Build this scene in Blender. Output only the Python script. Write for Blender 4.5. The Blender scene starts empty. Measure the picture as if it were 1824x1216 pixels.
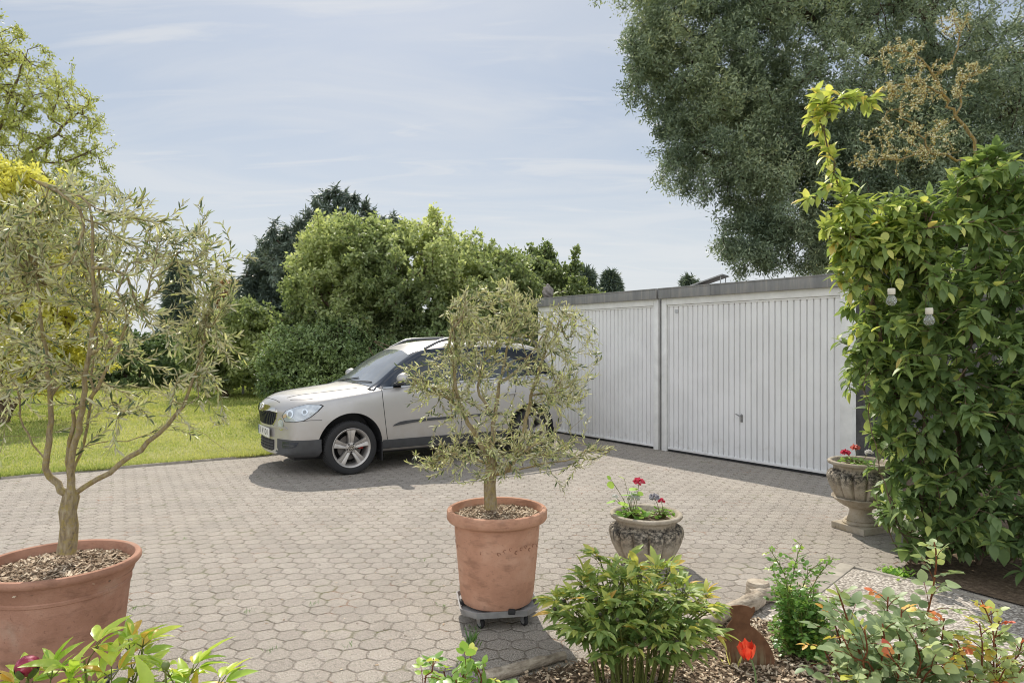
import bpy, bmesh, math, random
import numpy as np
from mathutils import Vector, Matrix
from mathutils.bvhtree import BVHTree

SC = bpy.context.scene
COL = SC.collection
PI = math.pi

# ------------------------------------------------------------------ camera, sky, sun, exposure
FPX, CX, HY, CH = 1216.0, 912.0, 611.0, 1.55      # focal length / optical axis / horizon in photo pixels, eye height in metres
cam = bpy.data.cameras.new('camera'); cam.lens = 24.0; cam.sensor_width = 36.0
cam.shift_y = 3.0 / 1824.0; cam.clip_start = 0.05; cam.clip_end = 3000.0
cam_o = bpy.data.objects.new('camera', cam); COL.objects.link(cam_o)
cam_o.location = (0, 0, CH); cam_o.rotation_euler = (PI / 2, 0, 0)
SC.camera = cam_o

SUN_EL, SUN_ROT = math.radians(47), math.radians(-12.5)
world = bpy.data.worlds.new('World'); SC.world = world; world.use_nodes = True
SKY_STRENGTH = 0.15
def build_world():
    nt = world.node_tree; nt.nodes.clear(); N = nt.nodes.new; L = nt.links.new
    out = N('ShaderNodeOutputWorld'); bg = N('ShaderNodeBackground'); bg.inputs['Strength'].default_value = SKY_STRENGTH
    sky = N('ShaderNodeTexSky'); sky.sky_type = 'NISHITA'; sky.sun_disc = False
    sky.sun_elevation = SUN_EL; sky.sun_rotation = SUN_ROT; sky.altitude = 50
    sky.air_density = 1.0; sky.dust_density = 1.4; sky.ozone_density = 1.6
    tc = N('ShaderNodeTexCoord'); sep = N('ShaderNodeSeparateXYZ'); L(tc.outputs['Generated'], sep.inputs[0])
    add = N('ShaderNodeMath'); add.operation = 'ADD'; L(sep.outputs['Z'], add.inputs[0]); add.inputs[1].default_value = 0.16
    mx = N('ShaderNodeMath'); mx.operation = 'MAXIMUM'; L(add.outputs[0], mx.inputs[0]); mx.inputs[1].default_value = 0.05
    dv = N('ShaderNodeVectorMath'); dv.operation = 'DIVIDE'; L(tc.outputs['Generated'], dv.inputs[0])
    cmb = N('ShaderNodeCombineXYZ')
    for k in 'XYZ': L(mx.outputs[0], cmb.inputs[k])
    L(cmb.outputs[0], dv.inputs[1])
    def cloud(rot, scale, sc, lo, hi, seed, dist=1.2, detail=7):
        mp = N('ShaderNodeMapping'); mp.inputs['Rotation'].default_value = (0, 0, rot)
        mp.inputs['Scale'].default_value = scale; mp.inputs['Location'].default_value = (seed, seed * 1.7, 0)
        L(dv.outputs[0], mp.inputs[0])
        nz = N('ShaderNodeTexNoise'); nz.inputs['Scale'].default_value = sc; nz.inputs['Detail'].default_value = detail
        nz.inputs['Roughness'].default_value = 0.55; nz.inputs['Distortion'].default_value = dist
        L(mp.outputs[0], nz.inputs[0])
        mr = N('ShaderNodeMapRange'); mr.interpolation_type = 'SMOOTHSTEP'
        mr.inputs[1].default_value = lo; mr.inputs[2].default_value = hi
        L(nz.outputs[0], mr.inputs[0]); return mr.outputs[0]
    c1 = cloud(0.35, (0.45, 1.5, 1), 1.5, 0.40, 0.72, 3.1)
    c2 = cloud(0.5, (0.6, 2.6, 1), 2.6, 0.47, 0.75, 8.4, 0.8)
    # two thin condensation trails far up
    def trail(p0, p1, w):
        # great-circle trail through two sky directions
        a = Vector(((p0[0] - CX), FPX, -(p0[1] - HY))).normalized(); b = Vector(((p1[0] - CX), FPX, -(p1[1] - HY))).normalized()
        n = a.cross(b).normalized(); m = (a + b).normalized(); half = m.dot(a)
        d = N('ShaderNodeVectorMath'); d.operation = 'DOT_PRODUCT'; L(tc.outputs['Generated'], d.inputs[0]); d.inputs[1].default_value = n
        ab = N('ShaderNodeMath'); ab.operation = 'ABSOLUTE'; L(d.outputs['Value'], ab.inputs[0])
        r = N('ShaderNodeMapRange'); r.inputs[1].default_value = w; r.inputs[2].default_value = w * 0.15; r.interpolation_type = 'SMOOTHSTEP'
        L(ab.outputs[0], r.inputs[0])
        e = N('ShaderNodeVectorMath'); e.operation = 'DOT_PRODUCT'; L(tc.outputs['Generated'], e.inputs[0]); e.inputs[1].default_value = m
        r2 = N('ShaderNodeMapRange'); r2.inputs[1].default_value = half - 0.004; r2.inputs[2].default_value = half + 0.02; L(e.outputs['Value'], r2.inputs[0])
        mu = N('ShaderNodeMath'); mu.operation = 'MULTIPLY'; L(r.outputs[0], mu.inputs[0]); L(r2.outputs[0], mu.inputs[1]); return mu.outputs[0]
    t1 = trail((1000, 455), (1300, 506), 0.0022); t2 = trail((520, 170), (905, 268), 0.0075)
    def math2(op, a, b):
        m = N('ShaderNodeMath'); m.operation = op
        for i, v in enumerate((a, b)):
            if isinstance(v, (int, float)): m.inputs[i].default_value = v
            else: L(v, m.inputs[i])
        return m.outputs[0]
    f = math2('MAXIMUM', math2('MULTIPLY', c1, 0.5), math2('MULTIPLY', c2, 0.55))
    f = math2('MAXIMUM', f, math2('MULTIPLY', t1, 0.75)); f = math2('MAXIMUM', f, math2('MULTIPLY', math2('MULTIPLY', t2, math2('ADD', math2('MULTIPLY', c2, 0.6), 0.45)), 0.85))
    f = math2('MINIMUM', f, 0.9)
    veil = N('ShaderNodeMix'); veil.data_type = 'RGBA'; veil.inputs[0].default_value = CLOUD_VEIL
    L(sky.outputs[0], veil.inputs[6]); veil.inputs[7].default_value = VEIL_COL
    mix = N('ShaderNodeMix'); mix.data_type = 'RGBA'
    L(f, mix.inputs[0]); L(veil.outputs[2], mix.inputs[6]); mix.inputs[7].default_value = CLOUD_COL
    # paler towards the horizon, plus an unseen bright cloud bank added as fill light
    hz = N('ShaderNodeMapRange'); hz.interpolation_type = 'SMOOTHSTEP'; hz.inputs[1].default_value = 0.34; hz.inputs[2].default_value = -0.02; hz.inputs[4].default_value = 0.85; L(sep.outputs['Z'], hz.inputs[0])
    m2 = N('ShaderNodeMix'); m2.data_type = 'RGBA'; L(hz.outputs[0], m2.inputs[0]); L(mix.outputs[2], m2.inputs[6]); m2.inputs[7].default_value = (4.1, 4.25, 4.35, 1)
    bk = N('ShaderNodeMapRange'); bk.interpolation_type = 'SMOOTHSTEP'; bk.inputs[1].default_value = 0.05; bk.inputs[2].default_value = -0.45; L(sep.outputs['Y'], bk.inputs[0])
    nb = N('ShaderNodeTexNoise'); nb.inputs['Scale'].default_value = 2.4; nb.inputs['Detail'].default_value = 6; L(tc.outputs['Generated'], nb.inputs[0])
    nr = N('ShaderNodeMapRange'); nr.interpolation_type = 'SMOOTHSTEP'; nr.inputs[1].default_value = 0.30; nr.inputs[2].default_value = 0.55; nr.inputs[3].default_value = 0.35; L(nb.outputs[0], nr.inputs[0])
    m3 = N('ShaderNodeMix'); m3.data_type = 'RGBA'; L(math2('MULTIPLY', bk.outputs[0], nr.outputs[0]), m3.inputs[0]); L(m2.outputs[2], m3.inputs[6]); m3.inputs[7].default_value = FILL_BANK_COL
    mix = m3
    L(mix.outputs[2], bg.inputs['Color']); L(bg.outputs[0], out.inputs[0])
FILL_BANK_COL = (6.5, 6.7, 7.0, 1)
CLOUD_VEIL = 0.82
VEIL_COL = (2.12, 2.42, 2.80, 1)
CLOUD_COL = (4.1, 4.15, 4.2, 1)
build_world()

sun = bpy.data.lights.new('sun', 'SUN'); sun.energy = 3.5; sun.angle = math.radians(0.53); sun.color = (1.0, 0.93, 0.82)
sun_o = bpy.data.objects.new('sun', sun); COL.objects.link(sun_o)
SUN_DIR = Vector((math.sin(SUN_ROT) * math.cos(SUN_EL), math.cos(SUN_ROT) * math.cos(SUN_EL), math.sin(SUN_EL)))
sun_o.rotation_euler = SUN_DIR.to_track_quat('Z', 'Y').to_euler()
sun_o.location = (0, 0, 20)

SC.view_settings.view_transform = 'Standard'; SC.view_settings.look = 'None'
SC.view_settings.exposure = 0.36; SC.view_settings.gamma = 1.0; SC.view_settings.use_curve_mapping = False
SC.render.engine = 'CYCLES'
SC.cycles.filter_width = 1.05; SC.cycles.max_bounces = 8; SC.cycles.diffuse_bounces = 6; SC.cycles.glossy_bounces = 3; SC.cycles.transmission_bounces = 6
SC.cycles.transparent_max_bounces = 8; SC.cycles.use_denoising = True; SC.cycles.caustics_reflective = False; SC.cycles.caustics_refractive = False

# ------------------------------------------------------------------ helpers
def G(px, py):                       # photo pixel on the ground plane -> (x, y)
    Y = FPX * CH / (py - HY); return ((px - CX) / FPX * Y, Y)
def P(px, py, Y):                    # photo pixel at distance Y -> (x, y, z)
    return np.array(((px - CX) / FPX * Y, Y, CH - (py - HY) / FPX * Y))

class NT:
    """small helper to write node materials"""
    def __init__(s, name):
        s.m = bpy.data.materials.new(name); s.m.use_nodes = True; s.t = s.m.node_tree; s.t.nodes.clear()
        s.out = s.n('ShaderNodeOutputMaterial')
    def n(s, t, **kw):
        x = s.t.nodes.new(t)
        for k, v in kw.items(): setattr(x, k, v)
        return x
    def put(s, v, sock):
        if isinstance(v, bpy.types.NodeSocket): s.t.links.new(v, sock)
        elif v is not None:
            if sock.type == 'RGBA' and len(v) == 3: v = (*v, 1)
            sock.default_value = v
    def math(s, op, a, b=None, c=None):
        x = s.n('ShaderNodeMath', operation=op)
        for i, v in enumerate((a, b, c)): s.put(v, x.inputs[i]) if v is not None else None
        return x.outputs[0]
    def vmath(s, op, a, b=None, out=0):
        x = s.n('ShaderNodeVectorMath', operation=op); s.put(a, x.inputs[0])
        if b is not None: s.put(b, x.inputs[1])
        return x.outputs[out]
    def obj(s): return s.n('ShaderNodeTexCoord').outputs['Object']
    def pos(s): return s.n('ShaderNodeNewGeometry').outputs['Position']
    def noise(s, vec, scale, detail=4, rough=0.55, dist=0.0, fac=True):
        x = s.n('ShaderNodeTexNoise'); s.put(vec, x.inputs['Vector']); x.inputs['Scale'].default_value = scale
        x.inputs['Detail'].default_value = detail; x.inputs['Roughness'].default_value = rough; x.inputs['Distortion'].default_value = dist
        return x.outputs[0] if fac else x.outputs[1]
    def mapping(s, vec, scale=(1, 1, 1), rot=(0, 0, 0), loc=(0, 0, 0)):
        x = s.n('ShaderNodeMapping'); s.put(vec, x.inputs[0]); x.inputs['Scale'].default_value = scale
        x.inputs['Rotation'].default_value = rot; x.inputs['Location'].default_value = loc; return x.outputs[0]
    def range(s, v, lo, hi, a=0.0, b=1.0, smooth=True):
        x = s.n('ShaderNodeMapRange'); x.interpolation_type = 'SMOOTHSTEP' if smooth else 'LINEAR'
        s.put(v, x.inputs[0]); x.inputs[1].default_value = lo; x.inputs[2].default_value = hi
        x.inputs[3].default_value = a; x.inputs[4].default_value = b; return x.outputs[0]
    def ramp(s, fac, stops):
        x = s.n('ShaderNodeValToRGB'); s.put(fac, x.inputs[0]); e = x.color_ramp.elements
        while len(e) < len(stops): e.new(0.5)
        for el, (p, c) in zip(e, stops): el.position = p; el.color = (*c, 1)
        return x.outputs[0]
    def mix(s, fac, a, b, mode='MIX'):
        x = s.n('ShaderNodeMix', data_type='RGBA', blend_type=mode); s.put(fac, x.inputs[0]); s.put(a, x.inputs[6]); s.put(b, x.inputs[7])
        return x.outputs[2]
    def bump(s, h, strength=0.3, dist=0.01, normal=None):
        x = s.n('ShaderNodeBump'); s.put(h, x.inputs['Height']); x.inputs['Strength'].default_value = strength; x.inputs['Distance'].default_value = dist
        if normal is not None: s.put(normal, x.inputs['Normal'])
        return x.outputs[0]
    def attr(s, name):
        x = s.n('ShaderNodeAttribute', attribute_name=name); return x.outputs['Fac']
    def bsdf(s, color, rough=0.6, normal=None, metal=0.0, spec=0.5, coat=0.0, trans=0.0, ior=1.5, final=True):
        b = s.n('ShaderNodeBsdfPrincipled'); s.put(color, b.inputs['Base Color']); s.put(rough, b.inputs['Roughness'])
        s.put(metal, b.inputs['Metallic']); b.inputs['Specular IOR Level'].default_value = spec
        b.inputs['Coat Weight'].default_value = coat; b.inputs['Coat Roughness'].default_value = 0.04
        b.inputs['Transmission Weight'].default_value = trans; b.inputs['IOR'].default_value = ior
        if normal is not None: s.put(normal, b.inputs['Normal'])
        if final: s.t.links.new(b.outputs[0], s.out.inputs[0])
        return b.outputs[0]

def simple_mat(name, col, rough=0.6, metal=0.0, var=0.12, scale=18, bump=0.0, bscale=120, spec=0.5, coat=0.0):
    s = NT(name); o = s.obj(); nz = s.noise(o, scale, 5)
    dark = tuple(c * (1 - var) for c in col); light = tuple(min(1, c * (1 + var)) for c in col)
    c = s.ramp(nz, [(0.3, dark), (0.7, light)])
    nrm = s.bump(s.noise(o, bscale, 3), bump, 0.004) if bump else None
    s.bsdf(c, s.range(nz, 0.3, 0.7, rough * 0.9, min(1, rough * 1.1)), nrm, metal, spec, coat)
    return s.m

LEAF_GAIN = 2.1
def leaf_mat(name, stops, back=None, trans=0.35, rough=0.5, spec=0.35, trans_tint=(1.1, 1.12, 0.75), vein=0.0):
    """leaf colour from the per-leaf 'tint' attribute; translucent so that light passes through"""
    if trans > 0: stops = [(p, tuple(min(.85, c * LEAF_GAIN) for c in q)) for p, q in stops]
    s = NT(name); t = s.attr('tint'); col = s.ramp(t, stops)
    nz = s.noise(s.pos(), 35, 2); col = s.mix(s.range(nz, 0.35, 0.65, 0.0, 0.25), col, s.mix(1.0, col, (0.72, 0.80, 0.75), 'MULTIPLY'))
    if back is not None:
        g = s.n('ShaderNodeNewGeometry').outputs['Backfacing']; col = s.mix(g, col, back)
    b = s.bsdf(col, rough, None, 0, spec, final=False)
    tr = s.n('ShaderNodeBsdfTranslucent'); s.put(s.mix(1.0, col, trans_tint, 'MULTIPLY'), tr.inputs[0])
    mx = s.n('ShaderNodeMixShader'); mx.inputs[0].default_value = trans
    s.t.links.new(b, mx.inputs[1]); s.t.links.new(tr.outputs[0], mx.inputs[2]); s.t.links.new(mx.outputs[0], s.out.inputs[0])
    return s.m

def tag(o, label=None, cat=None, group=None, kind=None):
    if label: o['label'] = label
    if cat: o['category'] = cat
    if group: o['group'] = group
    if kind: o['kind'] = kind
    return o
def empty(name, loc=(0, 0, 0), rz=0.0, label=None, cat=None, group=None):
    o = bpy.data.objects.new(name, None); COL.objects.link(o); o.location = loc; o.rotation_euler = (0, 0, rz)
    o.empty_display_size = 0.1; return tag(o, label, cat, group)

def link(name, me, mat, parent=None, smooth=False, world=False):
    o = bpy.data.objects.new(name, me); COL.objects.link(o)
    for m in (mat if isinstance(mat, (list, tuple)) else [mat]):
        if m is not None: me.materials.append(m)
    if parent is not None:
        o.parent = parent
        if world: o.matrix_parent_inverse = world_matrix(parent).inverted()
    if smooth is not False:
        me.polygons.foreach_set('use_smooth', [True] * len(me.polygons))
        if smooth is not True: me.set_sharp_from_angle(angle=math.radians(smooth))
    return o
def world_matrix(o):
    m = o.matrix_parent_inverse @ o.matrix_basis if o.parent else o.matrix_basis.copy()
    return world_matrix(o.parent) @ m if o.parent else m

def np_mesh(name, V, T, tint=None, smooth=True):
    """triangle mesh from numpy arrays"""
    V = np.asarray(V, np.float32); T = np.asarray(T, np.int32)
    me = bpy.data.meshes.new(name); me.vertices.add(len(V)); me.vertices.foreach_set('co', V.ravel())
    me.loops.add(T.size); me.loops.foreach_set('vertex_index', T.ravel())
    k = T.shape[1]
    me.polygons.add(len(T)); me.polygons.foreach_set('loop_start', np.arange(len(T), dtype=np.int32) * k)
    me.polygons.foreach_set('use_smooth', np.full(len(T), smooth))
    if tint is not None:
        a = me.attributes.new('tint', 'FLOAT', 'POINT'); a.data.foreach_set('value', np.asarray(tint, np.float32).ravel())
    me.update(calc_edges=True); me.validate(); return me

class MB:
    """collects shapes in one bmesh; build() links them as ONE mesh object"""
    def __init__(s): s.b = bmesh.new()
    def box(s, x0, x1, y0, y1, z0, z1, bev=0.0, M=None, seg=2):
        r = bmesh.ops.create_cube(s.b, size=1.0); vs = r['verts']
        m = Matrix.Translation(((x0 + x1) / 2, (y0 + y1) / 2, (z0 + z1) / 2)) @ Matrix.Diagonal((x1 - x0, y1 - y0, z1 - z0, 1))
        bmesh.ops.transform(s.b, matrix=m, verts=vs)
        if bev > 0:
            es = list({e for v in vs for e in v.link_edges})
            r2 = bmesh.ops.bevel(s.b, geom=es, offset=bev, segments=seg, affect='EDGES', profile=0.6)
            vs = list({v for f in r2['faces'] for v in f.verts} | {v for v in vs if v.is_valid})
        if M is not None: bmesh.ops.transform(s.b, matrix=M, verts=vs)
        return s
    def lathe(s, prof, n=48, M=None, wob=0.0, flute=None, a0=0.0, a1=2 * PI, seed=1):
        rg = random.Random(seed); rings = []; full = abs(a1 - a0 - 2 * PI) < 1e-6
        k1, k2, p1, p2 = 2, 3, rg.random() * 6, rg.random() * 6
        for i, (r, z) in enumerate(prof):
            ring = []
            if r < 1e-6: ring = [s.b.verts.new((0, 0, z))]
            else:
                for j in range(n if full else n + 1):
                    a = a0 + (a1 - a0) * j / n; rr = r * (1 + wob * (math.sin(k1 * a + p1) + 0.6 * math.sin(k2 * a + p2 + z * 4)))
                    if flute: rr = flute(rr, z, a)
                    ring.append(s.b.verts.new((rr * math.cos(a), rr * math.sin(a), z)))
            rings.append(ring)
        fs = []
        for A, B in zip(rings, rings[1:]):
            m = max(len(A), len(B))
            for j in range(m if full else m - 1):
                q = [A[j % len(A)], A[(j + 1) % len(A)], B[(j + 1) % len(B)], B[j % len(B)]]
                u = []
                for v in q:
                    if v not in u: u.append(v)
                if len(u) > 2:
                    try: fs.append(s.b.faces.new(u))
                    except ValueError: pass
        if M is not None: bmesh.ops.transform(s.b, matrix=M, verts=[v for r in rings for v in r])
        return s
    def tube(s, pts, rad, n=8, cap=True):
        pts = [Vector(p) for p in pts]; rad = rad if isinstance(rad, (list, tuple)) else [rad] * len(pts)
        up = None; rings = []
        for i, p in enumerate(pts):
            d = (pts[min(i + 1, len(pts) - 1)] - pts[max(i - 1, 0)]).normalized()
            if up is None: up = d.orthogonal().normalized()
            up = (up - d * up.dot(d)).normalized(); w = d.cross(up)
            rings.append([s.b.verts.new(p + (up * math.cos(2 * PI * j / n) + w * math.sin(2 * PI * j / n)) * rad[i]) for j in range(n)])
        for A, B in zip(rings, rings[1:]):
            for j in range(n): s.b.faces.new((A[j], A[(j + 1) % n], B[(j + 1) % n], B[j]))
        if cap: s.b.faces.new(rings[0][::-1]); s.b.faces.new(rings[-1])
        return s
    def prism(s, poly, M, depth, bev=0.0):
        """closed 2-D polygon extruded along local z by depth, placed with M"""
        lo = [s.b.verts.new(M @ Vector((x, y, 0))) for x, y in poly]; hi = [s.b.verts.new(M @ Vector((x, y, depth))) for x, y in poly]
        n = len(poly); fs = [s.b.faces.new(lo[::-1]), s.b.faces.new(hi)]
        for i in range(n): fs.append(s.b.faces.new((lo[i], lo[(i + 1) % n], hi[(i + 1) % n], hi[i])))
        if bev:
            es = list({e for f in fs[:2] for e in f.edges}); bmesh.ops.bevel(s.b, geom=es, offset=bev, segments=2, affect='EDGES')
        return s
    def build(s, name, mat, parent=None, smooth=40, recalc=True, sub=0):
        if recalc: bmesh.ops.recalc_face_normals(s.b, faces=s.b.faces)
        me = bpy.data.meshes.new(name); s.b.to_mesh(me); s.b.free()
        return link(name, me, mat, parent, smooth)
# ------------------------------------------------------------------ plants: branch growth and leaves
def norm(v): return v / np.maximum(np.linalg.norm(v, axis=-1, keepdims=True), 1e-9)
def smooth_path(pts, step):
    """Catmull-Rom through pts, resampled about every step metres"""
    p = np.asarray(pts, float); p = np.vstack([2 * p[0] - p[1], p, 2 * p[-1] - p[-2]]); out = []
    for i in range(1, len(p) - 2):
        n = max(1, int(round(np.linalg.norm(p[i + 1] - p[i]) / step))); t = np.arange(n)[:, None] / n
        a, b, c, d = p[i - 1:i + 3]
        out.append(0.5 * (2 * b + (c - a) * t + (2 * a - 5 * b + 4 * c - d) * t ** 2 + (3 * b - a - 3 * c + d) * t ** 3))
    return np.vstack(out + [p[-2:-1]])

class Tree:
    def __init__(s, seed=0):
        s.pos = []; s.par = []; s.rg = np.random.default_rng(seed); s.bez = []; s.cap = {}
    def limb(s, pts, step=0.15, wob=0.0, taper=None):
        """main limb through given points; it starts from the nearest node already there"""
        q = smooth_path(pts, step); p = -1
        if wob: q[1:] += s.rg.normal(0, wob, q[1:].shape)
        if s.pos:
            p = int(np.argmin(np.linalg.norm(np.array(s.pos) - q[0], axis=1))); q = q[1:]
        for i, x in enumerate(q):
            s.pos.append(x); s.par.append(p); p = len(s.pos) - 1
            if taper: s.cap[p] = taper[0] + (taper[1] - taper[0]) * (i / max(1, len(q) - 1)) ** .8
        return s
    def grow(s, targets, seg=3, up=0.25, along=0.35, lmin=0.0, zmin=None, toward=0.0):
        """a branch to every target from the nearest node of the plant so far"""
        base = np.array(s.pos); T = np.asarray(targets, float)
        d0 = np.full(len(T), 1e9)
        for i in range(0, len(base), 400): d0 = np.minimum(d0, np.linalg.norm(T[:, None] - base[None, i:i + 400], axis=2).min(1))
        n0 = len(s.pos); cap = n0 + seg * len(T) + 1; A = np.zeros((cap, 3)); A[:n0] = base; cnt = n0
        par = list(s.par); dirs = np.zeros((cap, 3))
        for i in range(n0):
            if par[i] >= 0: dirs[i] = base[i] - base[par[i]]
        dirs[:n0] = norm(dirs[:n0])
        for k in np.argsort(d0):
            t = T[k]; v = t - A[:cnt]; dd = np.linalg.norm(v, axis=1)
            if toward: dd = dd * (1 + toward * np.maximum(0, -(v * dirs[:cnt]).sum(1) / np.maximum(dd, 1e-6)))
            if zmin is not None: dd = dd + (A[:cnt, 2] < zmin) * 100
            if lmin: dd = dd + 3.0 * np.maximum(0, lmin - dd)
            j = int(np.argmin(dd)); a = A[j]; dv = t - a; L = float(np.linalg.norm(dv))
            c = a + dv * 0.5 + dirs[j] * along * L * 0.5 + np.array((0, 0, up * L * 0.5)) + s.rg.normal(0, 0.08 * L, 3)
            p = j; prev = a
            for m in range(1, seg + 1):
                u = m / seg; q = (1 - u) ** 2 * a + 2 * u * (1 - u) * c + u * u * t
                A[cnt] = q; dirs[cnt] = (q - prev) / max(1e-6, np.linalg.norm(q - prev)); par.append(p); p = cnt; cnt += 1; prev = q
            s.bez.append((a, c, t))
        s.pos = list(A[:cnt]); s.par = par; return s
    def mesh(s, name, r_root, r_tip, rmin=0.0, flare=0.0):
        A = np.array(s.pos); n = len(A); par = np.array(s.par); w = np.zeros(n); kids = [[] for _ in range(n)]
        for i in range(n):
            if par[i] >= 0: kids[par[i]].append(i)
        for i in range(n - 1, -1, -1):          # parents always come before children
            if not kids[i]: w[i] = 1
            if par[i] >= 0: w[par[i]] += w[i]
        e = math.log(max(r_root / r_tip, 1.01)) / math.log(max(w[0], 2)); R = np.maximum(r_tip * w ** e, rmin)
        for i, c in s.cap.items(): R[i] = min(R[i], c)
        V = []; T = []; off = 0
        starts = [(i, -1) for i in range(n) if par[i] < 0]
        while starts:
            i, p = starts.pop(); ch = [] if p < 0 else [p]; rr = [] if p < 0 else [R[i]]
            while True:
                ch.append(i); rr.append(R[i])
                if not kids[i]: break
                ks = sorted(kids[i], key=lambda k: -w[k])
                for k in ks[1:]: starts.append((k, i))
                i = ks[0]
            if len(ch) < 2: continue
            q = A[ch]; r = np.array(rr); m = len(ch); k = 9 if r[0] > 0.25 * r_root else (5 if r[0] > 0.06 * r_root else 3)
            if p < 0 and flare: r = r * (1 + flare * np.exp(-np.arange(m) / 1.5))
            d = np.gradient(q, axis=0); d = norm(d); ref = np.array((0.31, 0.95, 0.12)); up = norm(np.cross(d, ref)); w2 = np.cross(d, up)
            a = np.arange(k) * 2 * PI / k
            ring = q[:, None] + r[:, None, None] * (np.cos(a)[None, :, None] * up[:, None] + np.sin(a)[None, :, None] * w2[:, None])
            V.append(ring.reshape(-1, 3)); i0 = off + np.arange(m - 1)[:, None] * k + np.arange(k)[None]; i1 = off + np.arange(m - 1)[:, None] * k + (np.arange(k)[None] + 1) % k
            T.append(np.stack([i0, i1, i1 + k], -1).reshape(-1, 3)); T.append(np.stack([i0, i1 + k, i0 + k], -1).reshape(-1, 3)); off += m * k
        return np_mesh(name, np.vstack(V), np.vstack(T))
    def along(s, n, t0=0.15, t1=1.0, pick=None, jit=0.0):
        """n leaf seats on every grown branch: positions, tangents, running index, parameter"""
        B = np.array(s.bez) if pick is None else np.array(s.bez)[pick]
        u = np.linspace(t0, t1, n)[None] + s.rg.uniform(-0.5, 0.5, (len(B), n)) * (t1 - t0) / n; u = np.clip(u, 0, 1)[..., None]
        a, c, b = (B[:, None, i] for i in range(3))
        p = (1 - u) ** 2 * a + 2 * u * (1 - u) * c + u * u * b; tg = norm(2 * (1 - u) * (c - a) + 2 * u * (b - c) + 1e-6)
        if jit: p = p + s.rg.normal(0, jit, p.shape)
        return p.reshape(-1, 3), tg.reshape(-1, 3), np.tile(np.arange(n), len(B)), u.reshape(-1)

def template(kind):
    if kind == 'far':          # two triangles folded along the midrib
        return np.array([(0, 0, 0), (0.45, 0.5, -0.1), (1, 0, -0.05), (0.45, -0.5, -0.1)]), np.array([(0, 2, 1), (0, 3, 2)])
    spec = {'olive': ([0, .2, .5, .8, 1], [0, .75, 1, .7, 0], .12, .10), 'oval': ([0, .14, .36, .6, .82, 1], [0, .62, 1, .88, .45, 0], .28, .16),
            'lance': ([0, .15, .4, .7, .9, 1], [0, .55, 1, .75, .32, 0], .35, .14), 'rose': ([0, .1, .34, .6, .84, 1], [0, .6, 1, .95, .5, 0], .14, .14),
            'round': ([0, .06, .28, .55, .82, 1], [.1, .66, 1, 1, .66, .1], .10, -.10), 'mid': ([0, .3, .7, 1], [0, 1, .75, 0], .2, .14)}[kind]
    xs, ws, droop, fold = spec; V = []; rows = []
    for x, w in zip(xs, ws):
        z = -droop * x * x
        if w == 0: rows.append([len(V)]); V.append((x, 0, z))
        else:
            rows.append([len(V), len(V) + 1, len(V) + 2]); V += [(x, w / 2, z + fold * w * .5), (x, 0, z), (x, -w / 2, z + fold * w * .5)]
    T = []
    for a, b in zip(rows, rows[1:]):
        if len(a) == 1: T += [(a[0], b[1], b[0]), (a[0], b[2], b[1])]
        elif len(b) == 1: T += [(a[0], a[1], b[0]), (a[1], a[2], b[0])]
        else: T += [(a[0], a[1], b[1]), (a[0], b[1], b[0]), (a[1], a[2], b[2]), (a[1], b[2], b[1])]
    return np.array(V, float), np.array(T)

def leaves(name, kind, pos, d, nrm, L, W, tint):
    """one leaf per row: base pos, direction d, upper side nrm, length L, width W"""
    tv, tt = template(kind); d = norm(d); side = norm(np.cross(nrm, d)); nn = np.cross(d, side); n = len(pos)
    L = np.broadcast_to(np.asarray(L, float), (n,)); W = np.broadcast_to(np.asarray(W, float), (n,))
    V = pos[:, None] + tv[None, :, 0:1] * L[:, None, None] * d[:, None] + tv[None, :, 1:2] * W[:, None, None] * side[:, None] + tv[None, :, 2:3] * L[:, None, None] * nn[:, None]
    T = (np.arange(n) * len(tv))[:, None, None] + tt[None]
    return np_mesh(name, V.reshape(-1, 3), T.reshape(-1, 3), np.repeat(np.clip(tint, 0, 1), len(tv)))

def around(tg, ang, spin, rg, jit=0.25):
    """directions leaving tangent tg at angle ang, turned by spin about it"""
    ref = np.array((0.137, 0.233, 0.962)); a = norm(np.cross(tg, ref)); b = np.cross(tg, a)
    o = np.cos(spin)[:, None] * a + np.sin(spin)[:, None] * b
    return norm(np.cos(ang)[:, None] * tg + np.sin(ang)[:, None] * o + rg.normal(0, jit, tg.shape))

def in_blobs(blobs, n, rg, shell=0.5, zmin=0.05):
    """n points inside ellipsoids ((x,y,z),(rx,ry,rz),weight), pushed to the outside by shell"""
    w = np.array([b[2] * np.prod(b[1]) ** (2 / 3) for b in blobs]); w = w / w.sum(); out = []
    for b, k in zip(blobs, rg.multinomial(n, w)):
        v = norm(rg.normal(size=(k, 3))); r = rg.random(k) ** (1 / 3 * (1 - shell) + 0.02)
        # uneven outline: the radius swells and sinks with direction
        bump = 1 + 0.13 * np.sin(v[:, 0] * 5.3 + b[0][0] * 3) * np.cos(v[:, 2] * 4.7 + b[0][2]) + 0.09 * np.sin(v[:, 1] * 9 + v[:, 2] * 7) + rg.normal(0, 0.06, k) + (rg.random(k) < .10) * rg.uniform(.05, .30, k)
        q = np.array(b[0]) + v * np.array(b[1]) * (r * bump)[:, None]; out.append(q[q[:, 2] > zmin])
    return np.vstack(out)
def blob(px, py, Y, rx, ry, depth, w=1.0):
    """ellipsoid seen at photo pixel (px,py) from the front, at distance Y, half sizes rx, ry in photo pixels, half depth in metres"""
    return (tuple(P(px, py, Y)), (rx / FPX * Y, depth, ry / FPX * Y), w)

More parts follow.
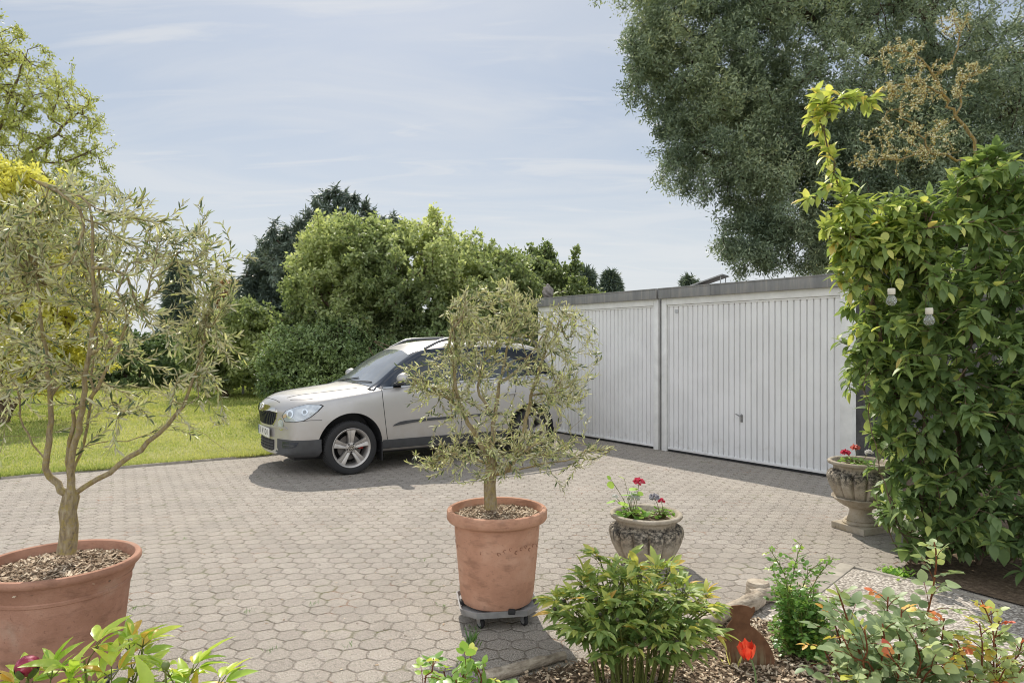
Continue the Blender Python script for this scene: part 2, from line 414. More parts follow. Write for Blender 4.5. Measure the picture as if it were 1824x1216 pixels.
def plant(name, loc, label, cat, group, tree, bark, root_r, tip_r, leafmesh, leafmat, trunk='trunk', crown='crown', flare=0.0):
    """thing at loc with a trunk part and a crown part; geometry is given in world space"""
    o = empty(name, loc, 0, label, cat, group); off = Vector(loc)
    t = tree.mesh(trunk, root_r, tip_r, flare=flare); t.transform(Matrix.Translation(-off)); link(trunk, t, bark, o)
    if leafmesh is not None:
        for i, (m, mt, nm) in enumerate(leafmesh if isinstance(leafmesh, list) else [(leafmesh, leafmat, crown)]):
            m.transform(Matrix.Translation(-off)); link(nm, m, mt, o)
    return o
# ------------------------------------------------------------------ ground
U = np.array((0.838, 0.546))        # runs along the car and the lawn edge, away to the right
def paver_mat():
    s = NT('concrete_pavers'); p = s.pos(); w = 0.131
    sx, sy = w, w * math.sqrt(3)
    wob = s.vmath('SUBTRACT', s.noise(p, 9, 3, fac=False), (0.5, 0.5, 0.5)); wob = s.vmath('MULTIPLY', wob, (0.040, 0.034, 0)); wob = s.vmath('ADD', wob, s.vmath('MULTIPLY', s.vmath('SUBTRACT', s.noise(p, 42, 2, fac=False), (0.5, 0.5, 0.5)), (0.014, 0.014, 0)))
    q = s.vmath('MULTIPLY', s.vmath('ADD', p, wob), (1, 1, 0))
    def cell(off):
        qq = s.vmath('ADD', q, off); f = s.vmath('FLOOR', s.vmath('DIVIDE', qq, (sx, sy, 1)))
        c = s.vmath('ADD', s.vmath('MULTIPLY', f, (sx, sy, 0)), (sx / 2, sy / 2, 0)); return s.vmath('SUBTRACT', s.vmath('MULTIPLY', qq, (1, 1, 0)), c), s.vmath('ADD', f, off)
    a, ia = cell((0, 0, 0)); b, ib = cell((sx / 2, sy / 2, 0))
    la = s.vmath('LENGTH', a, out=1); lb = s.vmath('LENGTH', b, out=1); sel = s.math('LESS_THAN', lb, la)
    def vmix(f, x, y):
        m = s.n('ShaderNodeMix', data_type='VECTOR'); s.put(f, m.inputs[0]); s.put(x, m.inputs[4]); s.put(y, m.inputs[5]); return m.outputs[1]
    v = s.vmath('ABSOLUTE', vmix(sel, a, b)); idv = vmix(sel, ia, ib)
    sp = s.n('ShaderNodeSeparateXYZ'); s.put(v, sp.inputs[0])
    # pointy-top hexagon: distance to the border
    h = s.math('MAXIMUM', sp.outputs[0], s.math('ADD', s.math('MULTIPLY', sp.outputs[0], 0.5), s.math('MULTIPLY', sp.outputs[1], 0.8660254)))
    edge = s.math('SUBTRACT', w / 2, h)
    wn = s.n('ShaderNodeTexWhiteNoise', noise_dimensions='3D'); s.put(idv, wn.inputs[0]); rnd = wn.outputs[0]
    big = s.noise(p, 0.45, 4); mid = s.noise(p, 2.2, 5, 0.6); fine = s.noise(p, 105, 3, 0.75); grit = s.noise(p, 190, 2, 0.7); patch = s.noise(p, 11, 4, 0.65)
    base = s.ramp(rnd, [(0.0, (0.275, 0.246, 0.216)), (0.35, (0.328, 0.290, 0.254)), (0.7, (0.352, 0.318, 0.278)), (1.0, (0.392, 0.350, 0.308))])
    base = s.mix(s.range(big, 0.35, 0.68, 0, 0.5), base, (0.36, 0.315, 0.255)); base = s.mix(s.range(mid, 0.42, 0.70, 0, 0.62), base, (0.245, 0.222, 0.190))
    base = s.mix(s.range(patch, 0.55, 0.8, 0, 0.45), base, (0.42, 0.38, 0.325))
    base = s.mix(s.range(fine, 0.46, 0.62, 0, 0.85), base, (0.13, 0.115, 0.10)); base = s.mix(s.range(grit, 0.50, 0.64, 0, 0.80), base, (0.68, 0.625, 0.56))
    base = s.mix(s.range(s.noise(p, 62, 3, 0.75), 0.58, 0.67, 0, 0.9), base, (0.10, 0.09, 0.08))
    jw = s.range(s.noise(p, 14, 3), 0.25, 0.75, 0.0022, 0.0075)
    joint = s.math('SUBTRACT', 1.0, s.range(s.math('DIVIDE', edge, jw), 0.35, 1.0))
    # some joints are full of sand and hardly show
    joint_vis = s.math('MULTIPLY', joint, s.range(s.noise(p, 6.5, 3), 0.30, 0.62, 0.10, 1.0))
    vert = s.math('GREATER_THAN', sp.outputs[0], s.math('SUBTRACT', h, 0.0004)); joint_vis = s.math('MULTIPLY', joint_vis, s.math('SUBTRACT', 1.0, s.math('MULTIPLY', vert, 0.45)))
    moss = s.range(s.noise(p, 3.1, 5, 0.62), 0.52, 0.66); rust = s.range(s.noise(s.mapping(p, loc=(7, 3, 0)), 1.9, 5, 0.7), 0.55, 0.66)
    jc = s.mix(moss, (0.105, 0.085, 0.062), (0.105, 0.115, 0.035)); jc = s.mix(rust, jc, (0.27, 0.10, 0.03))
    col = s.mix(joint_vis, base, jc)
    halo = s.math('MULTIPLY', s.range(edge, 0.0, 0.022, 1, 0), s.range(moss, 0.4, 1, 0, 0.45)); col = s.mix(halo, col, (0.15, 0.15, 0.075))
    hgt = s.math('ADD', s.math('MULTIPLY', s.range(edge, 0.0, 0.011), 1.0), s.math('ADD', s.math('MULTIPLY', fine, 0.22), s.math('MULTIPLY', rnd, 0.10)))
    n = s.bump(s.math('ADD', hgt, s.math('MULTIPLY', grit, 0.35)), 0.9, 0.006); s.bsdf(col, 0.88, n, spec=0.25); return s.m
def soil_mat():
    s = NT('garden_soil'); p = s.pos(); c = s.ramp(s.noise(p, 38, 6, 0.7), [(0.3, (0.07, 0.05, 0.036)), (0.55, (0.20, 0.145, 0.10)), (0.75, (0.38, 0.29, 0.21))])
    s.bsdf(c, 0.95, s.bump(s.noise(p, 60, 5, 0.7), 0.9, 0.02), spec=0.15); return s.m
def lawn_mat():
    s = NT('lawn_ground'); p = s.pos(); c = s.ramp(s.noise(p, 1.1, 6, 0.65), [(0.3, (0.30, 0.32, 0.11)), (0.5, (0.42, 0.425, 0.16)), (0.7, (0.50, 0.475, 0.22))])
    c = s.mix(s.range(s.noise(p, 60, 3), 0.4, 0.7, 0, 0.5), c, (0.08, 0.10, 0.025)); s.bsdf(c, 0.95, s.bump(s.noise(p, 90, 4, 0.7), 0.8, 0.03), spec=0.1); return s.m
def gravel_mat():
    s = NT('washed_pebble_concrete'); p = s.pos(); v = s.n('ShaderNodeTexVoronoi'); s.put(p, v.inputs['Vector']); v.inputs['Scale'].default_value = 62
    hsv = s.n('ShaderNodeSeparateColor'); s.put(v.outputs['Color'], hsv.inputs[0])
    c = s.ramp(hsv.outputs[0], [(0, (0.32, 0.285, 0.245)), (0.4, (0.50, 0.45, 0.395)), (0.75, (0.62, 0.56, 0.495)), (1, (0.74, 0.69, 0.63))])
    c = s.mix(s.range(v.outputs['Distance'], 0.35, 0.75, 0, 0.8), c, (0.15, 0.13, 0.11)); c = s.mix(s.range(s.noise(p, 3, 4), 0.45, 0.7, 0, 0.4), c, (0.25, 0.22, 0.18))
    s.bsdf(c, 0.85, s.bump(s.math('SUBTRACT', 1.0, v.outputs['Distance']), 0.8, 0.008), spec=0.3); return s.m
M_GRAVEL = gravel_mat(); M_SOIL = soil_mat(); M_PAVE = paver_mat()
M_KERB = simple_mat('old_kerb_concrete', (0.36, 0.325, 0.275), 0.9, 0, 0.3, 9, 0.4, 150)
M_WOOD = simple_mat('weathered_wood', (0.33, 0.275, 0.215), 0.85, 0, 0.45, 12, 0.5, 60)

def sheet(name, poly, z, mat, thick=None):
    m = MB(); b = m.b; top = [b.verts.new((x, y, z)) for x, y in poly]; f = b.faces.new(top)
    if f.normal.z < 0: f.normal_flip()
    if thick:
        r = bmesh.ops.extrude_face_region(b, geom=[f]); vs = [v for v in r['geom'] if isinstance(v, bmesh.types.BMVert)]
        bmesh.ops.translate(b, verts=vs, vec=(0, 0, thick))
    o = m.build(name, mat, None, False); return tag(o, kind='structure')
# a field out to the horizon under everything
FIELD = sheet('ground', [(-900, -60), (900, -60), (900, 1500), (-900, 1500)], -0.03, lawn_mat())
LA, LB = np.array(G(0, 853)), np.array(G(470, 812)); ld = (LB - LA) / np.linalg.norm(LB - LA)
def lawn_edge(t): return LA + ld * t
a, b = lawn_edge(-7), lawn_edge(9.5)
PAVE = sheet('driveway_paving', [(-16, -3), (9, -3), (9.5, 18), (4, 22), tuple(b), tuple(a)], 0.0, M_PAVE)
nb = np.array((-ld[1], ld[0]))
LAWN = sheet('lawn_soil', [tuple(a + nb * .05), tuple(b + nb * .05), tuple(b + nb * 30), tuple(a + nb * 34 - ld * 12)], 0.012, lawn_mat())
# steel-grey edging strip between paving and lawn
m = MB(); q0, q1 = lawn_edge(-7), lawn_edge(9.5); ang = math.atan2(ld[1], ld[0])
for k in range(17):
    c = lawn_edge(-6.5 + k); MM = Matrix.Translation((c[0], c[1], 0)) @ Matrix.Rotation(ang + random.Random(k).uniform(-.006, .006), 4, 'Z')
    m.box(-.495, .495, 0.0, .05, -.05, .028 + random.Random(k + 50).uniform(-.006, .006), 0.006, MM)
tag(m.build('lawn_edging', M_KERB), kind='structure')

# grass blades, thicker and finer near the paving
def grass():
    rg = np.random.default_rng(5); n = 210000
    t = rg.uniform(-6, 9.3, n); dist = 0.010 + rg.random(n) ** 2.1 * 17 + .03 * np.sin(t * 5.1) * np.sin(t * 1.7)
    p = LA + t[:, None] * ld + dist[:, None] * nb; cl = np.sin(p[:, 0] * 1.7 + 1.3 * np.sin(p[:, 1])) * np.cos(p[:, 1] * 1.3)
    ok = rg.random(n) < 0.75 + 0.25 * cl; p = p[ok]; dist = dist[ok]; n = len(p)
    h = rg.uniform(.018, .045, n) * (1 + .9 * np.exp(-dist / .16)) * (1 + dist * .05); w = rg.uniform(.004, .007, n) * (1 + dist * .22)
    az = rg.uniform(0, 2 * PI, n); d = np.stack([np.cos(az) * .45, np.sin(az) * .45, np.ones(n)], 1); d = norm(d + rg.normal(0, .18, d.shape)); sd = np.stack([-np.sin(az), np.cos(az), np.zeros(n)], 1)
    b0 = np.stack([p[:, 0], p[:, 1], np.full(n, .012)], 1)
    V = np.stack([b0 - sd * w[:, None], b0 + sd * w[:, None], b0 + d * h[:, None]], 1).reshape(-1, 3)
    tint = np.clip(.5 + .22 * np.sin(p[:, 0] * .9 + p[:, 1] * .6) + .22 * np.sin(p[:, 0] * 2.3 + 2 * np.sin(p[:, 1] * 1.1)) * np.cos(p[:, 1] * 1.9) + rg.normal(0, .22, n), 0, 1)
    me = np_mesh('grass', V, np.arange(3 * n).reshape(-1, 3), np.repeat(tint, 3))
    mt = leaf_mat('grass_blades', [(0, (0.12, 0.16, 0.040)), (.5, (0.235, 0.255, 0.080)), (1, (0.33, 0.315, 0.13))], trans=0.3, rough=.6, spec=.2)
    tag(link('grass', me, mt), kind='stuff')
grass()

# planting bed with bark mulch, right foreground
BED = [(-.35, 1.2), (-.28, 2.7), (.05, 3.16), (.55, 3.42), (.95, 3.75), (1.32, 3.83), (1.75, 3.55), (2.0, 3.2), (2.35, 2.85), (2.9, 2.35), (3.2, 1.2)]
def bed():
    b = bmesh.new(); f = b.faces.new([b.verts.new((x, y, .008)) for x, y in BED])
    if f.normal.z < 0: f.normal_flip()
    me = bpy.data.meshes.new('mulch_bed'); b.to_mesh(me); b.free(); tag(link('planting_bed', me, M_SOIL), kind='structure')
bed()
M_CHIP = leaf_mat('bark_chips', [(0, (0.13, 0.09, 0.06)), (.3, (0.36, 0.26, 0.18)), (.65, (0.60, 0.47, 0.34)), (1, (0.78, 0.67, 0.53))], trans=0.0, rough=.85, spec=.2)
def inside(poly, p):
    x, y = p[:, 0], p[:, 1]; r = np.zeros(len(p), bool); q = poly[-1]
    for c in poly:
        k = ((c[1] > y) != (q[1] > y)) & (x < (q[0] - c[0]) * (y - c[1]) / (q[1] - c[1] + 1e-12) + c[0]); r ^= k; q = c
    return r
def chips(name, pts, rg, L=(.012, .045), W=(.004, .014), tilt=.35):
    n = len(pts); az = rg.uniform(0, 2 * PI, n); d = np.stack([np.cos(az), np.sin(az), rg.normal(0, tilt, n)], 1); nr = norm(np.stack([rg.normal(0, .35, n), rg.normal(0, .35, n), np.ones(n)], 1))
    tv = np.array([(-.5, -.5, 0), (.5, -.35, 0), (.45, .5, 0), (-.4, .45, 0), (-.5, -.5, .22), (.5, -.35, .22), (.45, .5, .22), (-.4, .45, .22)])
    tq = np.array([(4, 5, 6, 7), (0, 1, 5, 4), (1, 2, 6, 5), (2, 3, 7, 6), (3, 0, 4, 7)])
    d = norm(d); sd = norm(np.cross(nr, d)); nn = np.cross(d, sd); l = rg.uniform(*L, n) * rg.uniform(.5, 1, n); w = rg.uniform(*W, n)
    V = pts[:, None] + tv[None, :, 0:1] * l[:, None, None] * d[:, None] + tv[None, :, 1:2] * w[:, None, None] * sd[:, None] + tv[None, :, 2:3] * w[:, None, None] * nn[:, None]
    T = (np.arange(n) * 8)[:, None, None] + tq[None]
    return np_mesh(name, V.reshape(-1, 3), T.reshape(-1, 4), np.repeat(rg.random(n) ** 1.2, 8), smooth=False)
rg = np.random.default_rng(11); q = np.stack([rg.uniform(-.4, 3.3, 26000), rg.uniform(1.9, 3.9, 26000)], 1); q = q[inside(BED, q)]
q = np.column_stack([q, rg.uniform(.008, .03, len(q))]); tag(link('bark_mulch', chips('bark_mulch', q, rg), M_CHIP), kind='stuff')

BED2 = [(-3.2, .9), (-3.2, 2.3), (-2.4, 2.46), (-1.4, 2.5), (-.7, 2.42), (-.38, 2.3), (-.38, .9)]
sheet('near_bed', BED2, .007, M_SOIL)
q = np.stack([rg.uniform(-3.2, -.4, 5000), rg.uniform(1.4, 2.5, 5000)], 1); q = q[inside(BED2, q)]; q = np.column_stack([q, rg.uniform(.008, .03, len(q))]); tag(link('bark_mulch', chips('bark_mulch', q, rg), M_CHIP), kind='stuff')

# stepping path of washed pebble concrete on the right, its kerb, the soil under the big shrub
k0, k1 = G(1492, 1042), G(1562, 1008)
PATH = [(1.35, 3.85), (1.75, 3.56), (2.0, 3.21), (2.36, 2.86), (2.92, 2.36), (3.3, 1.2), (4.4, 1.2), (3.9, 2.6), (3.35, 3.45), (2.75, 4.35), (2.28, 4.72)]
sheet('pebble_path', PATH, .006, M_GRAVEL)
sheet('shrub_soil', [(2.78, 4.36), (3.37, 3.47), (3.92, 2.6), (4.42, 1.2), (8.5, 1.2), (8.5, 8.2), (4.4, 8.2), (3.75, 6.0), (3.05, 5.1), (2.62, 4.62)], .010, M_SOIL)
def kerb(name, p0, p1, w=.06, h=.035):
    d = np.array(p1) - np.array(p0); L = np.linalg.norm(d); m = MB(); k = max(1, int(round(L / .5)))
    MM = Matrix.Translation((*p0, 0)) @ Matrix.Rotation(math.atan2(d[1], d[0]), 4, 'Z')
    for i in range(k): m.box(i * L / k + .003, (i + 1) * L / k - .003, -w / 2, w / 2, -.03, h, .008, MM)
    tag(m.build(name, M_KERB), kind='structure')
kerb('path_kerb', (1.66, 4.02), (2.34, 4.76), .10, .014)
kerb('bed_kerb', (2.37, 4.72), (2.95, 4.02), .04, .012)
# ------------------------------------------------------------------ two prefabricated garages side by side
def white_door_mat():
    s = NT('white_garage_paint'); p = s.pos(); ob = s.obj()
    c = s.mix(s.range(s.noise(p, 2.3, 5), .35, .7), (0.79, 0.79, 0.79), (0.85, 0.85, 0.85))
    st = s.noise(s.mapping(ob, scale=(34, 34, 1.1)), 1.0, 4, .6); c = s.mix(s.range(st, .60, .80, 0, .08), c, (0.46, 0.44, 0.40))
    sp = s.n('ShaderNodeSeparateXYZ'); s.put(ob, sp.inputs[0])
    c = s.mix(s.math('MULTIPLY', s.range(s.noise(p, 7, 5, .7), .5, .72), s.range(sp.outputs[2], .05, .4, .4, 0)), c, (0.40, 0.37, 0.31))
    s.bsdf(c, .55, s.bump(s.noise(p, 40, 3), .06, .01)); return s.m
M_DOOR = white_door_mat()
M_FRAME = simple_mat('white_render', (.80, .80, .785), .75, 0, .10, 6, .15, 90)
def wall_mat():
    s = NT('dark_roughcast'); p = s.pos(); c = s.ramp(s.noise(p, 5, 6, .65), [(.3, (.055, .054, .055)), (.7, (.13, .125, .12))]); s.bsdf(c, .95, s.bump(s.noise(p, 130, 4, .7), .8, .01), spec=.2); return s.m
M_ROUGH = wall_mat()
def fascia_mat():
    s = NT('grey_fascia_metal'); p = s.obj(); c = s.ramp(s.noise(s.mapping(p, scale=(5, 5, .8)), 2.0, 6, .6), [(.3, (.18, .182, .186)), (.55, (.245, .245, .243)), (.75, (.33, .31, .285))])
    st = s.noise(s.mapping(p, scale=(26, 26, 1)), 1.0, 3); c = s.mix(s.range(st, .6, .75, 0, .55), c, (.42, .39, .35)); c = s.mix(s.range(st, .25, .4, .4, 0), c, (.12, .115, .11))
    s.bsdf(c, .7, s.bump(s.noise(p, 30, 3), .1, .01)); return s.m
M_FASCIA = fascia_mat()
M_BITUMEN = simple_mat('roof_bitumen', (.12, .115, .11), .9, 0, .3, 4, .5, 80)
M_DARK = simple_mat('dark_rubber', (.02, .02, .022), .7, 0, .2)
M_ZINC = simple_mat('dull_zinc', (.33, .33, .33), .45, .7, .2)
GP = np.array((2.159, 9.868)); GD = np.array((.598, -.8015)); GN = np.array((.8015, .598)); GANG = math.atan2(GD[1], GD[0])
def on_garage(x, y): q = GP + GD * x + GN * y; return q
def garage(name, x0, width, label, door_l, door_r, seams, handle, plate):
    c = on_garage(x0, 0); o = empty(name, (c[0], c[1], 0), GANG, label, 'garage', 'prefabricated garages in a row'); w = width; D = 6.0
    m = MB(); m.box(.01, .10, .10, D, 0, 2.2); m.box(w - .10, w - .01, .10, D, 0, 2.2); m.box(.10, w - .10, D - .1, D, 0, 2.2); m.build('wall', M_ROUGH, o, False)
    m = MB(); m.box(.01, w - .01, .02, D + .02, 2.203, 2.325, .004); m.build('roof', M_BITUMEN, o, False)
    m = MB(); m.box(0, door_l, 0, .098, 0, 2.198, .006); m.box(door_r, w, 0, .098, 0, 2.198, .006); m.box(door_l + .001, door_r - .001, 0, .098, 2.095, 2.198, .006); m.build('frame', M_FRAME, o)
    xs = [-.012] + seams + [w + .012]
    for i, (a, b) in enumerate(zip(xs, xs[1:])):
        m = MB(); m.box(a + .002, b - .002, -.055, .016, 2.19, 2.332, .004); m.box(a + .002, b - .002, -.062, .018, 2.324, 2.340, .003); m.build('fascia', M_FASCIA, o)
    # up-and-over door of folded sheet: flat bands between narrow grooves
    L, R, zb, zt = door_l + .012, door_r - .012, .045, 2.082; b = bmesh.new(); n = max(8, int(round((R - L) / .083))); pt = (R - L) / n; prof = []
    for i in range(n):
        a = L + i * pt; prof += [(a, .030), (a + .006, .030), (a + .010, .058), (a + .022, .058), (a + .026, .030)]
    prof.append((R, .030)); lo = [b.verts.new((x, y, zb)) for x, y in prof]; hi = [b.verts.new((x, y, zt)) for x, y in prof]
    for i in range(len(prof) - 1): b.faces.new((lo[i], lo[i + 1], hi[i + 1], hi[i]))
    for q in (lo, hi):
        e0 = b.verts.new((L, .07, q[0].co.z)); e1 = b.verts.new((R, .07, q[0].co.z)); b.faces.new([e0] + q + [e1])
    me = bpy.data.meshes.new('door'); bmesh.ops.recalc_face_normals(b, faces=b.faces); b.to_mesh(me); b.free(); door = link('door', me, M_DOOR, o)
    m = MB(); m.box(L, R, .018, .034, zb - .012, zb + .022, .003); m.build('edge_rail', M_DOOR, door); m = MB(); m.box(L, R, .020, .032, zt - .012, zt + .010, .003); m.build('edge_rail', M_DOOR, door)
    m = MB(); m.box(L, R, .026, .05, .006, zb - .014, 0); m.build('seal', M_DARK, door, False)
    m = MB(); m.box(door_l + .002, door_r - .002, .105, .12, .0, 2.19); m.build('backing', M_DARK, o, False)
    if handle:
        hx, hz = handle; m = MB()
        m.prism([(-.016, -.05), (.016, -.05), (.016, .045), (0, .055), (-.016, .045)], Matrix.Translation((hx, .029, hz - .02)) @ Matrix.Rotation(PI / 2, 4, 'X'), .006)
        m.tube([(hx, .024, hz + .012), (hx, -.018, hz + .012)], .009, 10); m.tube([(hx + .008, -.016, hz + .009), (hx - .03, -.018, hz + .022), (hx - .058, -.02, hz + .036)], [.010, .009, .007], 8)
        m.tube([(hx + .004, .024, hz - .048), (hx + .004, .012, hz - .048)], .010, 12); m.build('handle', M_ZINC, door)
    if plate:
        hx, hz = plate; m = MB(); m.prism([(-.026, .03), (-.03, .02), (-.03, -.012), (-.012, -.03), (.012, -.03), (.03, -.012), (.03, .02), (.026, .03)][::-1], Matrix.Translation((hx, .029, hz)) @ Matrix.Rotation(PI / 2, 4, 'X'), .005); m.build('plate', simple_mat('enamel_plate', (.5, .51, .53), .4), door)
    return o
garage('garage', 0, 2.76, 'garage nearer the leafy shrub, its white ribbed door with handle and small plate', .09, 2.625, [.90], (1.32, .60), (.256, 2.0))
garage('garage', -2.842 + .0, 2.775, 'garage behind the parked car, its white ribbed door half hidden by the potted olive', .09, 2.69, [], None, None)
m = MB(); c = on_garage(-.067, 0); mt = Matrix.Translation((c[0], c[1], 0)) @ Matrix.Rotation(GANG, 4, 'Z'); m.box(.012, .056, .05, .09, 0.0, 2.19, 0, mt)
tag(m.build('joint_strip', M_ROUGH, None, False), 'dark upright joint strip filling the gap between the two garages', 'joint')
# bits on the roof
c = P(1264, 497, 10.2); o = empty('roof_collector', (c[0], c[1], 2.33), GANG + .35, 'small tilted solar panel standing on the garage roof', 'solar panel'); tilt = Matrix.Translation((0, 0, .135)) @ Matrix.Rotation(math.radians(-17), 4, 'Y')
m = MB(); m.box(-.25, .25, -.17, .17, .0, .022, .004, tilt); m.build('frame', M_ZINC, o); m = MB(); m.box(-.236, .236, -.156, .156, .0225, .025, 0, tilt); m.build('cells', simple_mat('solar_cells', (.02, .03, .05), .12, 0, .1, 30, spec=.8), o, False)
for y in (-.13, .13):
    for x, z in ((.2, .195), (-.2, .075)): m = MB(); m.tube([(x, y, 0), (x, y, z)], .008, 6); m.build('leg', M_ZINC, o)
c = P(976, 527, 12.25); b = bmesh.new(); bmesh.ops.create_icosphere(b, subdivisions=4, radius=.12)
for v in b.verts:
    n = v.co.normalized(); k = 1 + .16 * math.sin(n.x * 4 + 1) * math.cos(n.y * 5) + .10 * math.sin(n.z * 9 + n.x * 6) + .05 * math.sin(n.y * 17); v.co = Vector((n.x * .10, n.y * .10, n.z * .135)) * k
me = bpy.data.meshes.new('stone'); b.to_mesh(me); b.free()
o = link('stone', me, simple_mat('grey_stone', (.22, .2, .185), .9, 0, .45, 22, .6, 60), None, True); o.location = (c[0], c[1], 2.455); tag(o, 'rounded grey brown stone on the far left end of the garage roof', 'stone')
# ------------------------------------------------------------------ parked car (x forward, y to its left, z up)
CAR_H = Vector((-.839, -.544, 0)).normalized(); CAR_L = Vector((-CAR_H.y, CAR_H.x, 0)); CAR_O = Vector((-1.31, 9.465, 0)); CAR_ANG = math.atan2(CAR_H.y, CAR_H.x)
def paint_mat():
    s = NT('silver_paint'); o = s.obj(); fl = s.noise(o, 900, 2, .8); dirt = s.noise(o, 3, 5, .6)
    c = s.mix(s.range(dirt, .42, .75, 0, .22), (.475, .462, .452), (.42, .40, .38)); sp = s.n('ShaderNodeSeparateXYZ'); s.put(o, sp.inputs[0])
    low = s.math('MULTIPLY', s.range(sp.outputs[2], .25, .75, .55, 0), s.range(s.noise(o, 9, 5, .7), .3, .7)); c = s.mix(low, c, (.40, .35, .29))
    s.bsdf(c, s.range(dirt, .3, .7, .36, .48), s.bump(fl, .03, .002), .45, .5, .55); return s.m
M_PAINT = paint_mat()
M_CLAD = simple_mat('dark_cladding', (.060, .062, .066), .62, 0, .18, 14, .10, 300)
M_GLASS = None
def glass_mat(name, col, rough):
    s = NT(name); o = s.obj(); d = s.noise(o, 4, 4); s.bsdf(s.mix(s.range(d, .4, .7), col, tuple(c * 1.25 for c in col)), s.range(s.noise(o, 5, 3), .3, .7, rough, rough + .04), None, 0, .9, .6); return s.m
def clear_glass():
    s = NT('tinted_glass'); t = s.n('ShaderNodeBsdfTransparent'); s.put((.50, .55, .58), t.inputs[0]); g = s.n('ShaderNodeBsdfGlossy'); g.inputs['Roughness'].default_value = .03; s.put((.85, .88, .92), g.inputs[0])
    f = s.n('ShaderNodeFresnel'); f.inputs[0].default_value = 1.5; mx = s.n('ShaderNodeMixShader'); s.put(s.math('ADD', f.outputs[0], .02), mx.inputs[0]); s.t.links.new(t.outputs[0], mx.inputs[1]); s.t.links.new(g.outputs[0], mx.inputs[2]); s.t.links.new(mx.outputs[0], s.out.inputs[0]); return s.m
M_GLASS = clear_glass(); M_SCREEN = glass_mat('windscreen_glass', (.17, .185, .20), .05)
M_PILLAR = simple_mat('black_pillar_gloss', (.018, .026, .042), .18, 0, .1, 9, spec=.7)
M_TYRE = simple_mat('tyre_rubber', (.024, .024, .025), .85, 0, .3, 20, .2, 200)
M_RIM = simple_mat('brushed_alloy', (.50, .475, .45), .38, .6, .10, 16)
M_CHROME = simple_mat('chrome', (.72, .70, .66), .14, 1.0, .04)
M_LAMP = None
def lamp_mat():
    s = NT('clear_lamp_glass'); o = s.obj(); s.bsdf(s.mix(s.range(s.noise(o, 12, 3, .5), .3, .7), (.36, .41, .47), (.60, .65, .70)), .10, s.bump(s.noise(o, 30, 2), .08, .006), .15, .8, 1.0); return s.m
M_LAMP = lamp_mat(); M_REFL = simple_mat('lamp_reflector', (.62, .68, .74), .15, .7, .2, 40, coat=.8)

